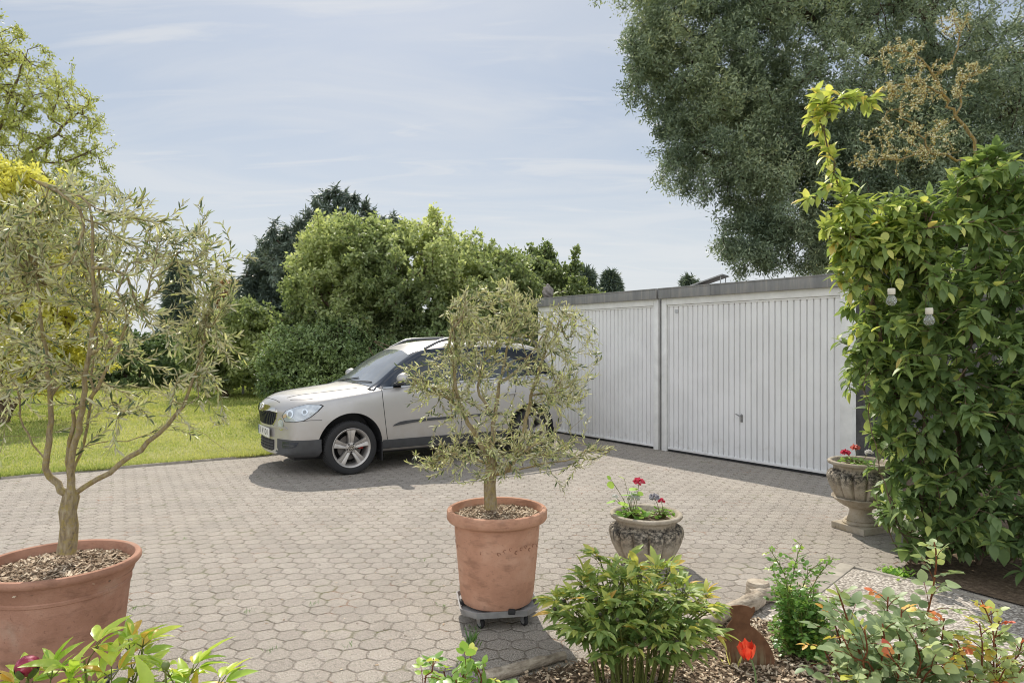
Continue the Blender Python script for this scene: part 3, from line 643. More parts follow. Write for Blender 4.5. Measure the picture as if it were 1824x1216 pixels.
SECT = [  # x, curv, zb, [(y, z) for lanes 1..10], z of lane 11
 (2.075, .155, .245, [(.50, .245), (.62, .265), (.64, .38), (.64, .50), (.62, .60), (.59, .67), (.52, .72), (.40, .74), (.27, .75), (.14, .755)], .755),
 (2.03, .165, .225, [(.56, .225), (.70, .25), (.735, .39), (.735, .53), (.725, .66), (.70, .74), (.60, .785), (.44, .81), (.30, .825), (.15, .832)], .834),
 (1.90, .15, .21, [(.62, .21), (.77, .245), (.80, .41), (.80, .56), (.795, .70), (.77, .81), (.66, .862), (.49, .888), (.33, .90), (.16, .907)], .908),
 (1.72, .10, .20, [(.66, .20), (.82, .24), (.845, .42), (.85, .59), (.84, .75), (.805, .855), (.70, .905), (.52, .925), (.35, .937), (.17, .942)], .943),
 (1.50, .04, .20, [(.68, .20), (.845, .24), (.868, .42), (.874, .61), (.862, .79), (.825, .895), (.725, .932), (.54, .948), (.36, .957), (.18, .962)], .963),
 (1.25, .01, .20, [(.68, .20), (.85, .24), (.875, .42), (.884, .62), (.872, .82), (.835, .925), (.74, .96), (.56, .975), (.37, .985), (.18, .99)], .992),
 (1.03, 0, .20, [(.68, .20), (.84, .24), (.862, .42), (.878, .62), (.87, .84), (.84, .95), (.765, .975), (.59, .995), (.39, 1.008), (.19, 1.015)], 1.017),
 (.93, 0, .20, [(.68, .20), (.835, .24), (.855, .42), (.874, .62), (.87, .85), (.845, .965), (.785, .99), (.69, 1.018), (.46, 1.038), (.22, 1.048)], 1.052),
 (.65, 0, .20, [(.68, .20), (.83, .24), (.852, .42), (.870, .62), (.872, .865), (.85, .985), (.805, 1.015), (.735, 1.14), (.655, 1.225), (.34, 1.27)], 1.285),
 (.36, 0, .20, [(.68, .20), (.83, .24), (.852, .42), (.868, .62), (.874, .88), (.855, 1.0), (.812, 1.03), (.71, 1.27), (.612, 1.415), (.33, 1.47)], 1.482),
 (.12, 0, .20, [(.68, .20), (.83, .24), (.852, .42), (.868, .62), (.875, .885), (.856, 1.01), (.815, 1.04), (.69, 1.34), (.595, 1.505), (.33, 1.555)], 1.567),
 (-.30, 0, .20, [(.68, .20), (.83, .24), (.852, .42), (.868, .62), (.876, .89), (.857, 1.02), (.815, 1.05), (.685, 1.36), (.588, 1.545), (.33, 1.595)], 1.607),
 (-.90, 0, .20, [(.68, .20), (.84, .24), (.860, .42), (.874, .62), (.880, .90), (.858, 1.03), (.815, 1.06), (.682, 1.36), (.582, 1.545), (.33, 1.592)], 1.604),
 (-1.33, .0, .21, [(.68, .21), (.85, .25), (.875, .42), (.886, .62), (.880, .91), (.855, 1.035), (.81, 1.065), (.675, 1.35), (.572, 1.525), (.32, 1.572)], 1.583),
 (-1.68, -.02, .23, [(.66, .23), (.83, .27), (.860, .43), (.868, .62), (.862, .90), (.838, 1.03), (.79, 1.06), (.655, 1.32), (.556, 1.485), (.31, 1.535)], 1.545),
 (-1.86, -.05, .25, [(.64, .25), (.81, .29), (.835, .44), (.842, .62), (.836, .88), (.812, 1.01), (.765, 1.04), (.635, 1.24), (.54, 1.365), (.30, 1.41)], 1.42),
 (-2.00, -.08, .28, [(.60, .28), (.765, .32), (.79, .45), (.795, .62), (.785, .84), (.755, .96), (.70, .99), (.585, 1.05), (.46, 1.09), (.25, 1.11)], 1.115),
 (-2.09, -.08, .33, [(.52, .33), (.64, .36), (.66, .45), (.66, .60), (.65, .74), (.62, .80), (.56, .83), (.45, .85), (.32, .86), (.16, .865)], .866)]
WHEELS = [(1.255, .315), (-1.325, .315)]
def car_body_mesh():
    b = bmesh.new(); rows = []
    for x, cv, zb, pts, zt in SECT:
        lane = [(0, zb)] + pts + [(0, zt)]; W = max(y for y, z in lane); half = []
        for y, z in lane: half.append(Vector((x - cv * (y / W) ** 2.6, y, z)))
        rows.append([b.verts.new(v) for v in half] + [b.verts.new((v.x, -v.y, v.z)) for v in half[-2:0:-1]])
    n = len(rows[0])
    for A, B in zip(rows, rows[1:]):
        for j in range(n): b.faces.new((A[j], A[(j + 1) % n], B[(j + 1) % n], B[j]))
    for R, sec, fl in ((rows[0], SECT[0], 1), (rows[-1], SECT[-1], -1)):      # bulging end caps with a column of vertices down the middle
        C = [None, R[0]] + [b.verts.new((sec[0] + fl * (.015 + .02 * math.sin(PI * (k - 1) / 9)), 0, sec[3][k - 1][1])) for k in range(2, 10)] + [R[11]]
        for k in range(1, 10):
            b.faces.new((R[k], R[k + 1], C[k + 1], C[k])); b.faces.new((R[n - k], C[k], C[k + 1], R[n - k - 1]))
    bmesh.ops.recalc_face_normals(b, faces=b.faces)
    me = bpy.data.meshes.new('body'); b.to_mesh(me); b.free(); return me
def modified(me, add):
    o = bpy.data.objects.new('tmp', me); COL.objects.link(o); add(o); dg = bpy.context.evaluated_depsgraph_get(); dg.update()
    r = bpy.data.meshes.new_from_object(o.evaluated_get(dg)); bpy.data.objects.remove(o); return r
def add_sub(o): m = o.modifiers.new('s', 'SUBSURF'); m.levels = 3
full = modified(car_body_mesh(), add_sub)
bb = bmesh.new(); bb.from_mesh(full); BVH = BVHTree.FromBMesh(bb); bb.free()
w1 = [(.74, 1.022), (.60, 1.13), (.46, 1.245), (.30, 1.36), (.16, 1.43), (-.02, 1.462), (-.17, 1.468), (-.20, 1.055), (.2, 1.040)]
w2 = [(-.27, 1.058), (-.245, 1.470), (-.9, 1.468), (-.98, 1.30), (-1.03, 1.085)]
w3 = [(-1.10, 1.09), (-1.045, 1.30), (-.985, 1.462), (-1.33, 1.445), (-1.53, 1.40), (-1.64, 1.26), (-1.70, 1.12)]
cut = MB()
for x, z in WHEELS:
    for sgn in (1, -1): cut.lathe([(0, 0), (.392, 0), (.392, .55), (0, .55)], 64, Matrix.Translation((x, sgn * .50 if sgn > 0 else -1.05, z + .02)) @ Matrix.Rotation(-PI / 2, 4, 'X'))
for w in (w1, w2, w3):
    cx_, cz_ = sum(p[0] for p in w) / len(w), sum(p[1] for p in w) / len(w)
    cut.prism([(cx_ + (x - cx_) * .965, cz_ + (z - cz_) * .955) for x, z in w], Matrix(((1, 0, 0, 0), (0, 0, 1, -1.2), (0, 1, 0, 0), (0, 0, 0, 1))), 2.4)
cut_o = cut.build('cutter', None, None, False)
def add_bool(o): m = o.modifiers.new('b', 'BOOLEAN'); m.object = cut_o; m.operation = 'DIFFERENCE'; m.solver = 'EXACT'
body_me = modified(full, add_bool); bpy.data.objects.remove(cut_o); body_me.name = 'body'
CAR = empty('parked_car', CAR_O, CAR_ANG, 'silver compact off-road car parked sideways in front of the far garage', 'car')
M_INT = simple_mat('cabin_trim', (.045, .046, .05), .85, 0, .2, 8)
body = link('body', body_me, [M_PAINT, M_CLAD, M_INT], CAR, 50)
for p in body_me.polygons:
    c = p.center
    if c.z > .99 and -1.75 < c.x < .80 and (BVH.find_nearest(c)[3] or 0) > .010: p.material_index = 2
    for x, z in WHEELS:
        if abs(c.y) > .45 and math.hypot(c.x - x, c.z - z - .02) < .3925 and (abs(p.normal.z) + abs(p.normal.x) > .8 and (Vector((c.x - x, 0, c.z - z - .02)).dot(p.normal) < 0) or abs(c.y) < .52): p.material_index = 1
    if c.z < .235 and p.normal.z < -.5 or c.z < .285 and abs(c.y) > .37 and c.x > 1.5: p.material_index = 1

def patch(name, poly, M, mat, off=.003, thick=.004, h=.03, parent=None, mirror=False, smooth=True, hole=None):
    """poly in the local plane of M, thrown along M's -z onto the car body and given a thickness"""
    b = bmesh.new(); b.faces.new([b.verts.new((x, y, 0)) for x, y in poly]); xs = [p[0] for p in poly]; ys = [p[1] for p in poly]
    for ax, lo, hi in ((0, min(xs), max(xs)), (1, min(ys), max(ys))):
        k = int((hi - lo) / h) + 1
        for i in range(1, k):
            co = [0, 0, 0]; no = [0, 0, 0]; co[ax] = lo + (hi - lo) * i / k; no[ax] = 1
            bmesh.ops.bisect_plane(b, geom=b.verts[:] + b.edges[:] + b.faces[:], plane_co=co, plane_no=no, dist=1e-6)
    bmesh.ops.triangulate(b, faces=[f for f in b.faces if len(f.verts) > 4]); d = (M.to_3x3() @ Vector((0, 0, -1))).normalized(); bad = []; nrm = {}
    for v in b.verts:
        p = M @ v.co; r = BVH.ray_cast(p, d)
        if r[0] is None: bad.append(v)
        else: nn = r[1] if r[1].dot(d) < 0 else -r[1]; v.co = r[0] + nn * off; nrm[v] = nn
    bmesh.ops.delete(b, geom=bad, context='VERTS')
    if not b.faces: b.free(); return None
    if sum((f.normal.dot(d)) for f in b.faces) > 0: bmesh.ops.reverse_faces(b, faces=b.faces)
    b.normal_update(); r = bmesh.ops.extrude_face_region(b, geom=b.faces[:]); vs = [v for v in r['geom'] if isinstance(v, bmesh.types.BMVert)]
    for v in vs: v.co += v.normal * -(thick) if v.normal.length > .1 else d * thick
    # the extruded copy lies under the skin: push it inwards
    bmesh.ops.recalc_face_normals(b, faces=b.faces)
    me = bpy.data.meshes.new(name); b.to_mesh(me); b.free(); o = link(name, me, mat, parent or CAR, 35 if smooth else False)
    if mirror:
        m2 = me.copy(); m2.transform(Matrix.Diagonal((1, -1, 1, 1))); m2.flip_normals(); return o, link(name, m2, [], parent or CAR, False)
    return o
SIDE = Matrix(((1, 0, 0, 0), (0, 0, 1, 2.0), (0, 1, 0, 0), (0, 0, 0, 1)))           # (u,v)->(x, 2, z), thrown towards -y
SIDE = Matrix(((-1, 0, 0, 0), (0, 0, 1, 2.0), (0, 1, 0, 0), (0, 0, 0, 1)))
def sp(pts): return [(-x, z) for x, z in pts]
FRONT = Matrix(((0, 0, 1, 3.0), (1, 0, 0, 0), (0, 1, 0, 0), (0, 0, 0, 1)))           # (u,v)->(3, y, z), thrown towards -x
def strip(pts, w):
    p = [Vector(q) for q in pts]; L = []; R = []
    for i, q in enumerate(p):
        d = (p[min(i + 1, len(p) - 1)] - p[max(i - 1, 0)]).normalized(); n = Vector((-d.y, d.x)); L.append(tuple(q + n * w / 2)); R.append(tuple(q - n * w / 2))
    return L + R[::-1]
def curve(pts, n=6): return [tuple(q[:2]) for q in smooth_path([(x, y, 0) for x, y in pts], max(.01, sum(math.dist(a, b) for a, b in zip(pts, pts[1:])) / (n * len(pts))))]
# greenhouse: dark pillar band first, glass a little proud of it
for q in (curve([(.31, 1.43), (.15, 1.462), (-.3, 1.495), (-.9, 1.492), (-1.35, 1.468), (-1.62, 1.42)], 4) + [(-1.53, 1.395), (-1.33, 1.438), (-.985, 1.456), (-.9, 1.462), (-.17, 1.462), (-.02, 1.456), (.16, 1.424)],
          [(-.160, 1.475), (-.190, 1.048), (-.280, 1.052), (-.255, 1.475)], [(-.89, 1.47), (-.972, 1.30), (-1.022, 1.08), (-1.112, 1.085), (-1.055, 1.30), (-.995, 1.47)],
          [(.97, .992), (.83, 1.09), (.66, 1.22), (.46, 1.36), (.31, 1.43), (.155, 1.424), (.295, 1.354), (.455, 1.239), (.595, 1.124), (.732, 1.022), (.80, .998)],
          [(-1.62, 1.42), (-1.72, 1.26), (-1.79, 1.10), (-1.69, 1.116), (-1.633, 1.262), (-1.525, 1.398)],
          [(.735, 1.028), (.2, 1.046), (-.20, 1.062), (-1.03, 1.092), (-1.70, 1.127), (-1.79, 1.098), (-.6, 1.052), (.2, 1.018), (.80, .996)]):
    patch('pillar_trim', sp(q), SIDE, M_PILLAR, .005, .004, .05, mirror=True)
# front pillar: a rounded dark strip along the ridge between windscreen and side window
for s in (1, -1):
    q = smooth_path([(.985, s * .765, 1.0), (.90, s * .71, 1.055), (.65, s * .662, 1.225), (.40, s * .622, 1.392), (.25, s * .600, 1.462)], .03); b = bmesh.new(); rows = []
    for i, c in enumerate(q):
        tg = Vector(q[min(i + 1, len(q) - 1)] - q[max(i - 1, 0)]).normalized(); c0, n0, _, _ = BVH.find_nearest(Vector(c)); wd = n0.cross(tg).normalized(); row = []
        for j in range(9):
            u = (j - 4) / 4; pt, nn, _, _ = BVH.find_nearest(c0 + wd * u * .056); row.append(b.verts.new(pt + nn * (.012 * (1 - u ** 4) + .001)))
        rows.append(row)
    for A, B in zip(rows, rows[1:]):
        for j in range(8): b.faces.new((A[j], A[j + 1], B[j + 1], B[j]))
    bmesh.ops.recalc_face_normals(b, faces=b.faces); me = bpy.data.meshes.new('front_pillar'); b.to_mesh(me); b.free(); link('front_pillar', me, M_PILLAR, CAR, True)
for w in (w1, w2, w3): patch('side_window', sp(w), SIDE, M_GLASS, .0065, .004, .05, mirror=True)
patch('window_trim', sp(strip([(.835, .998), (.2, 1.026), (-.6, 1.066), (-1.78, 1.098)], .016)), SIDE, M_CHROME, .007, .004, .08, mirror=True)
# windscreen and rear window
TOP = Matrix(((.55, 0, .835, 2.6), (0, 1, 0, 0), (-.835, 0, .55, 2.2), (0, 0, 0, 1))).copy()
def pl(x, y, z):   # car point -> coordinates in the TOP plane
    return tuple((TOP.inverted() @ Vector((x, y, z)))[:2])
ws = [pl(.945, -.70, 1.01), pl(.965, -.35, 1.035), pl(.975, 0, 1.042), pl(.965, .35, 1.035), pl(.945, .70, 1.01), pl(.62, .665, 1.24), pl(.405, .585, 1.40), pl(.365, .3, 1.448), pl(.355, 0, 1.458), pl(.365, -.3, 1.448), pl(.405, -.585, 1.40), pl(.62, -.665, 1.24)]
patch('windscreen', ws, TOP, M_SCREEN, .006, .004, .02)
REAR = Matrix(((0, 0, -1, -3.0), (-1, 0, 0, 0), (0, 1, 0, 0), (0, 0, 0, 1)))
patch('rear_window', [(-.58, 1.12), (.58, 1.12), (.47, 1.42), (-.47, 1.42)], REAR, M_GLASS, .004, .004, .06)
for s in (1, -1):
    for zz, nm in ((.86, 'tail_light'),):
        patch(nm, [(s * .58, 1.03), (s * .80, 1.0), (s * .82, .80), (s * .62, .78)], REAR, simple_mat('red_lamp_glass', (.45, .02, .02), .12, 0, .15, coat=1), .004, .005, .04)
# seams
M_GAP = simple_mat('shut_line', (.012, .012, .013), .8)
def seam(pts, M, w=.007, mir=True, par=None): return patch('shut_line', strip(curve(pts, 6), w), M, M_GAP, .0015, .002, .04, mirror=mir, parent=par)
seam(sp([(.862, .985), (.862, .86), (.835, .62), (.80, .40), (.785, .37)]), SIDE)
seam(sp([(-.215, 1.045), (-.225, .80), (-.215, .37)]), SIDE)
seam(sp([(-1.045, 1.07), (-1.06, .93), (-.99, .74), (-.88, .56), (-.845, .37)]), SIDE)
seam(sp([(.785, .37), (0, .365), (-.845, .37)]), SIDE, .006)
seam(sp([(1.60, .66), (1.72, .662), (1.80, .655)]), SIDE, .006)
# bonnet edge seen from above
ABOVE = Matrix(((1, 0, 0, 0), (0, 1, 0, 0), (0, 0, 1, 4), (0, 0, 0, 1)))
seam([(1.86, .46), (1.70, .655), (1.45, .735), (1.20, .765), (1.0, .775), (.95, .765)], ABOVE, .008)
seam([(1.955, -.36), (1.965, 0), (1.955, .36)], ABOVE, .006, False)
# raised bonnet creases
for yy in (.30,): patch('bonnet_crease', strip(curve([(1.86, yy + .02), (1.5, yy + .14), (1.06, yy + .22)], 5), .03), ABOVE, M_PAINT, .006, .008, .04, mirror=True)
# lower cladding
patch('sill_cladding', sp([(.855, .375), (.86, .22), (-.93, .22), (-.925, .375)]), SIDE, M_CLAD, .006, .006, .06, mirror=True)
patch('side_moulding', sp(curve([(.735, .54), (.64, .585), (.4, .603), (-.1, .615)], 4) + curve([(-.1, .585), (.4, .572), (.62, .55), (.735, .54)], 4)[:-1]), SIDE, M_CLAD, .014, .016, .05, mirror=True)
patch('side_moulding', sp([(-.26, .617), (-.82, .625), (-.84, .605), (-.82, .592), (-.26, .587)]), SIDE, M_CLAD, .014, .016, .05, mirror=True)
DIAG = Matrix.Rotation(math.radians(50), 4, 'Z') @ FRONT        # thrown from the front left corner
DI = DIAG.inverted()
def dg(x, y, z): return tuple((DI @ Vector((x, y, z)))[:2])
patch('bumper_corner', [dg(2.0, .405, .425), dg(1.89, .64, .43), dg(1.76, .80, .435), dg(1.61, .845, .44), dg(1.615, .845, .30), dg(1.66, .83, .245), dg(1.80, .72, .235), dg(1.93, .55, .235), dg(1.985, .46, .26), dg(2.005, .41, .32)], DIAG, M_CLAD, .006, .008, .04, mirror=True)
patch('fog_slot', [dg(1.95, .50, .405), dg(1.82, .72, .41), dg(1.845, .70, .36), dg(1.88, .63, .335), dg(1.95, .50, .33)], DIAG, M_PILLAR, .010, .006, .03, mirror=True)
patch('fog_slot', [dg(1.94, .53, .375), dg(1.845, .69, .38), dg(1.855, .68, .366), dg(1.94, .53, .360)], DIAG, M_CLAD, .016, .006, .03, mirror=True)
# front: grille with chrome upper edge, slats, emblem, plate, lower grille, lamps
g = [(-.425, .745), (-.36, .775), (.36, .775), (.425, .745), (.36, .65), (.29, .585), (.2, .57), (-.2, .57), (-.29, .585), (-.36, .65)]
patch('grille_frame', [(y * 1.05, .672 + (z - .672) * 1.10) for y, z in g], FRONT, M_CHROME, .004, .006, .04)
gr = patch('grille', g, FRONT, M_DARK, .008, .006, .04)
for k in range(15):
    y = -.35 + k * .05; lo, hi = .585 + max(0, abs(y) - .28) * .9, .735
    if hi - lo > .02: patch('slat', [(y - .004, lo), (y + .004, lo), (y + .004, hi), (y - .004, hi)], FRONT, M_PILLAR, .018, .012, .05, gr)
patch('grille_bar', [(-.43, .742), (-.30, .752), (-.1, .742), (-.055, .725), (.055, .725), (.1, .742), (.30, .752), (.43, .742), (.40, .778), (.2, .80), (-.2, .80), (-.40, .778)], FRONT, M_CHROME, .016, .014, .04)
bp = BVH.ray_cast(Vector((3, 0, .775)), Vector((-1, 0, 0)))[0]; eM = Matrix.Translation(bp + Vector((.014, 0, 0))) @ Matrix.Rotation(PI / 2 - .5, 4, 'Y')
m = MB(); m.lathe([(0, 0), (.043, 0), (.046, .006), (.043, .012), (.036, .012), (.033, .008), (0, .008)], 32, eM); em = m.build('emblem', M_CHROME, CAR)
m = MB(); AR = eM @ Matrix.Translation((0, 0, .009))     # winged arrow in the ring
m.prism([(-.020, -.004), (.006, -.004), (.006, -.012), (.024, 0), (.006, .012), (.006, .004), (-.020, .004)], AR, .002)
for k in range(3): m.prism([(-.020 + k * .008, .004), (-.013 + k * .008, .004), (-.016 + k * .008, .022 - k * .004), (-.024 + k * .008, .024 - k * .004)], AR, .002)
m.build('emblem_arrow', simple_mat('emblem_green', (.05, .11, .06), .3), em, False)
patch('bumper_step', [(-.56, .575), (.56, .575), (.60, .552), (-.60, .552)], FRONT, M_PAINT, .012, .014, .05)
# registration plate, a flat board on the bumper
px = max(BVH.ray_cast(Vector((3, y, .48)), Vector((-1, 0, 0)))[0].x for y in (0, .1, .2)); m = MB(); m.box(px + .004, px + .014, -.26, .26, .425, .537, .003); plate = m.build('number_plate', simple_mat('plate_white', (.74, .74, .70), .4), CAR)
m = MB(); m.box(px + .0145, px + .0155, -.257, -.222, .43, .532); m.build('plate_band', simple_mat('plate_blue', (.02, .07, .35), .4), plate, False)
def text(body, size, mat, parent, M, ext=.0008, name='lettering'):
    cu = bpy.data.curves.new('t', 'FONT'); cu.body = body; cu.size = size; cu.extrude = ext; cu.align_x = 'CENTER'; cu.align_y = 'CENTER'
    o = bpy.data.objects.new('t', cu); COL.objects.link(o); dgr = bpy.context.evaluated_depsgraph_get(); dgr.update(); me = bpy.data.meshes.new_from_object(o.evaluated_get(dgr)); bpy.data.objects.remove(o)
    me.transform(M); me.name = name; return link(name, me, mat, parent, False)
text('I   V I O I', .098, M_DARK, plate, Matrix(((0, 0, 1, px + .0155), (1, 0, 0, .015), (0, 1, 0, .481), (0, 0, 0, 1))))
lg = patch('lower_grille', [(-.31, .405), (.31, .405), (.31, .29), (.26, .272), (-.26, .272), (-.31, .29)], FRONT, M_DARK, .005, .006, .04)
for z in (.305, .338, .371): patch('slat', [(-.305, z - .005), (.305, z - .005), (.305, z + .005), (-.305, z + .005)], FRONT, M_CLAD, .014, .012, .05, lg)
for y in (-.19, -.06, .06, .19): patch('slat', [(y - .004, .28), (y + .004, .28), (y + .004, .40), (y - .004, .40)], FRONT, M_CLAD, .013, .010, .05, lg)
circ = [(.066 * math.cos(a * PI / 12), .070 * math.sin(a * PI / 12)) for a in range(24)]
DIAG2 = Matrix.Rotation(math.radians(18), 4, 'Z') @ FRONT; D2 = DIAG2.inverted(); fc = (D2 @ BVH.ray_cast(Vector((3, .475, .60)), Vector((-1, 0, 0)))[0])
fl = patch('fog_lamp', [(fc.x + x, fc.y + y) for x, y in circ], DIAG2, M_CHROME, .004, .006, .03, mirror=True)
for f in fl: patch('lens', [(fc.x + x * .8, fc.y + y * .8) for x, y in circ], DIAG2, M_LAMP, .010, .006, .03, parent=f) if f == fl[0] else None
hl = [dg(1.965, .505, .705), dg(1.93, .56, .765), dg(1.85, .66, .812), dg(1.76, .75, .842), dg(1.63, .84, .838), dg(1.60, .855, .825), dg(1.655, .85, .765), dg(1.73, .825, .70), dg(1.80, .78, .655), dg(1.88, .70, .638), dg(1.955, .56, .636), dg(1.955, .54, .665)]
HLM = DIAG
hc = Vector((sum(p[0] for p in hl) / len(hl), sum(p[1] for p in hl) / len(hl)))
hb = patch('headlight', hl, DIAG, M_DARK, .004, .006, .03, mirror=True)
for f, flip in zip(hb, (0, 1)):
    k0 = len(bpy.data.objects)
    parts = [patch('lens', [tuple(hc + (Vector(p) - hc) * .93) for p in hl], DIAG, M_LAMP, .009, .006, .025, parent=f)]
    for cc, r in ((dg(1.90, .64, .728), .047), (dg(1.78, .77, .755), .036)):
        ring = [(cc[0] + r * math.cos(a * PI / 10), cc[1] + r * math.sin(a * PI / 10)) for a in range(20)]
        parts.append(patch('reflector', ring, DIAG, M_REFL, .0145, .006, .02, parent=f))
        parts.append(patch('reflector', [(cc[0] + (x - cc[0]) * .55, cc[1] + (y - cc[1]) * .55) for x, y in ring], DIAG, simple_mat('lamp_bowl', (.30, .33, .36), .2, .3), .0165, .004, .02, parent=f))
    parts.append(patch('indicator', [dg(1.955, .545, .71), dg(1.93, .60, .735), dg(1.93, .60, .695), dg(1.955, .545, .68)], DIAG, simple_mat('indicator_glass', (.55, .40, .26), .2, 0, .1, coat=1), .0145, .004, .02, parent=f))
    if flip:
        for q in parts: q.data.transform(Matrix.Diagonal((1, -1, 1, 1))); q.data.flip_normals()
# seats seen through the side glass
for x, ys in ((-.12, (-.36, .36)), (-.80, (-.40, 0, .40))):
    for y in ys:
        m = MB(); T = Matrix.Translation((x, y, 0)) @ Matrix.Rotation(-.16, 4, 'Y'); m.box(-.06, .06, -.21, .21, .95, 1.20, .05, T, 3); m.box(-.05, .045, -.125, .125, 1.245, 1.40, .04, T, 3); m.box(-.008, .008, -.06, -.045, 1.19, 1.26, 0, T); m.box(-.008, .008, .045, .06, 1.19, 1.26, 0, T); m.build('seat', M_INT, CAR)
q = [(.47 + .06 * math.cos(a * PI / 12), .37 + .185 * math.sin(a * PI / 12), 1.03 + .17 * math.cos(a * PI / 12)) for a in range(25)]
m = MB(); m.tube(q, .015, 8); m.build('steering_wheel', M_DARK, CAR)
# mirrors
for s in (1, -1):
    b = bmesh.new(); bmesh.ops.create_uvsphere(b, u_segments=28, v_segments=16, radius=1)
    for v in b.verts:
        x, y, z = v.co; z = z if z > -.45 else -.45 - (abs(z) - .45) * .15; x = x if x > -.35 else -.35; v.co = Vector((x * .085 + .62, s * (.925 + y * .088), 1.115 + z * .072))
    bmesh.ops.recalc_face_normals(b, faces=b.faces); me = bpy.data.meshes.new('wing_mirror'); b.to_mesh(me); b.free(); mr = link('wing_mirror', me, M_PAINT, CAR, 40)
    m = MB(); m.box(.60, .70, min(s * .80, s * .90), max(s * .80, s * .90), 1.035, 1.062, .008); m.box(.585, .695, min(s * .85, s * 1.0), max(s * .85, s * 1.0), 1.056, 1.078, .008); m.build('mirror_foot', M_CLAD, mr)
# door handles
for x in (-.10, -.98):
    for s in (1, -1):
        p = BVH.ray_cast(Vector((x, s * 2, .87)), Vector((0, -s, 0)))[0]; m = MB(); m.tube([(x + .075, p.y + s * .004, .866), (x + .05, p.y + s * .028, .868), (x - .05, p.y + s * .028, .872), (x - .085, p.y + s * .004, .874)], [.012, .014, .014, .012], 8); m.build('door_handle', M_PAINT, CAR)
# roof rails and shark-fin aerial
for s in (1, -1):
    pts = [(.17, 1.478), (.06, 1.53), (-.08, 1.588), (-.3, 1.612), (-.8, 1.622), (-1.25, 1.612), (-1.52, 1.582), (-1.62, 1.545), (-1.68, 1.49)]; q = smooth_path([(x, s * (.575 - .012 * max(0, -x)), z) for x, z in pts], .05)
    m = MB(); m.tube([tuple(v) for v in q], .020, 8); m.build('roof_rail', simple_mat('rail_grey', (.16, .165, .175), .4, .4), CAR)
# wipers
m = MB()
for a, bq in (((.985, .10, 1.075), (.90, .58, 1.085)), ((.99, -.40, 1.07), (.90, .12, 1.12))):
    A_, B_ = Vector(a), Vector(bq); n = []
    for t in np.linspace(0, 1, 7):
        q = A_.lerp(B_, t); r = BVH.ray_cast(q + Vector((.3, 0, .5)), Vector((-.5, 0, -.86))); n.append((r[0] + Vector((.006, 0, .016)) if r[0] else q))
    m.tube([tuple(v) for v in n], .007, 6)
m.build('wiper', M_DARK, CAR)
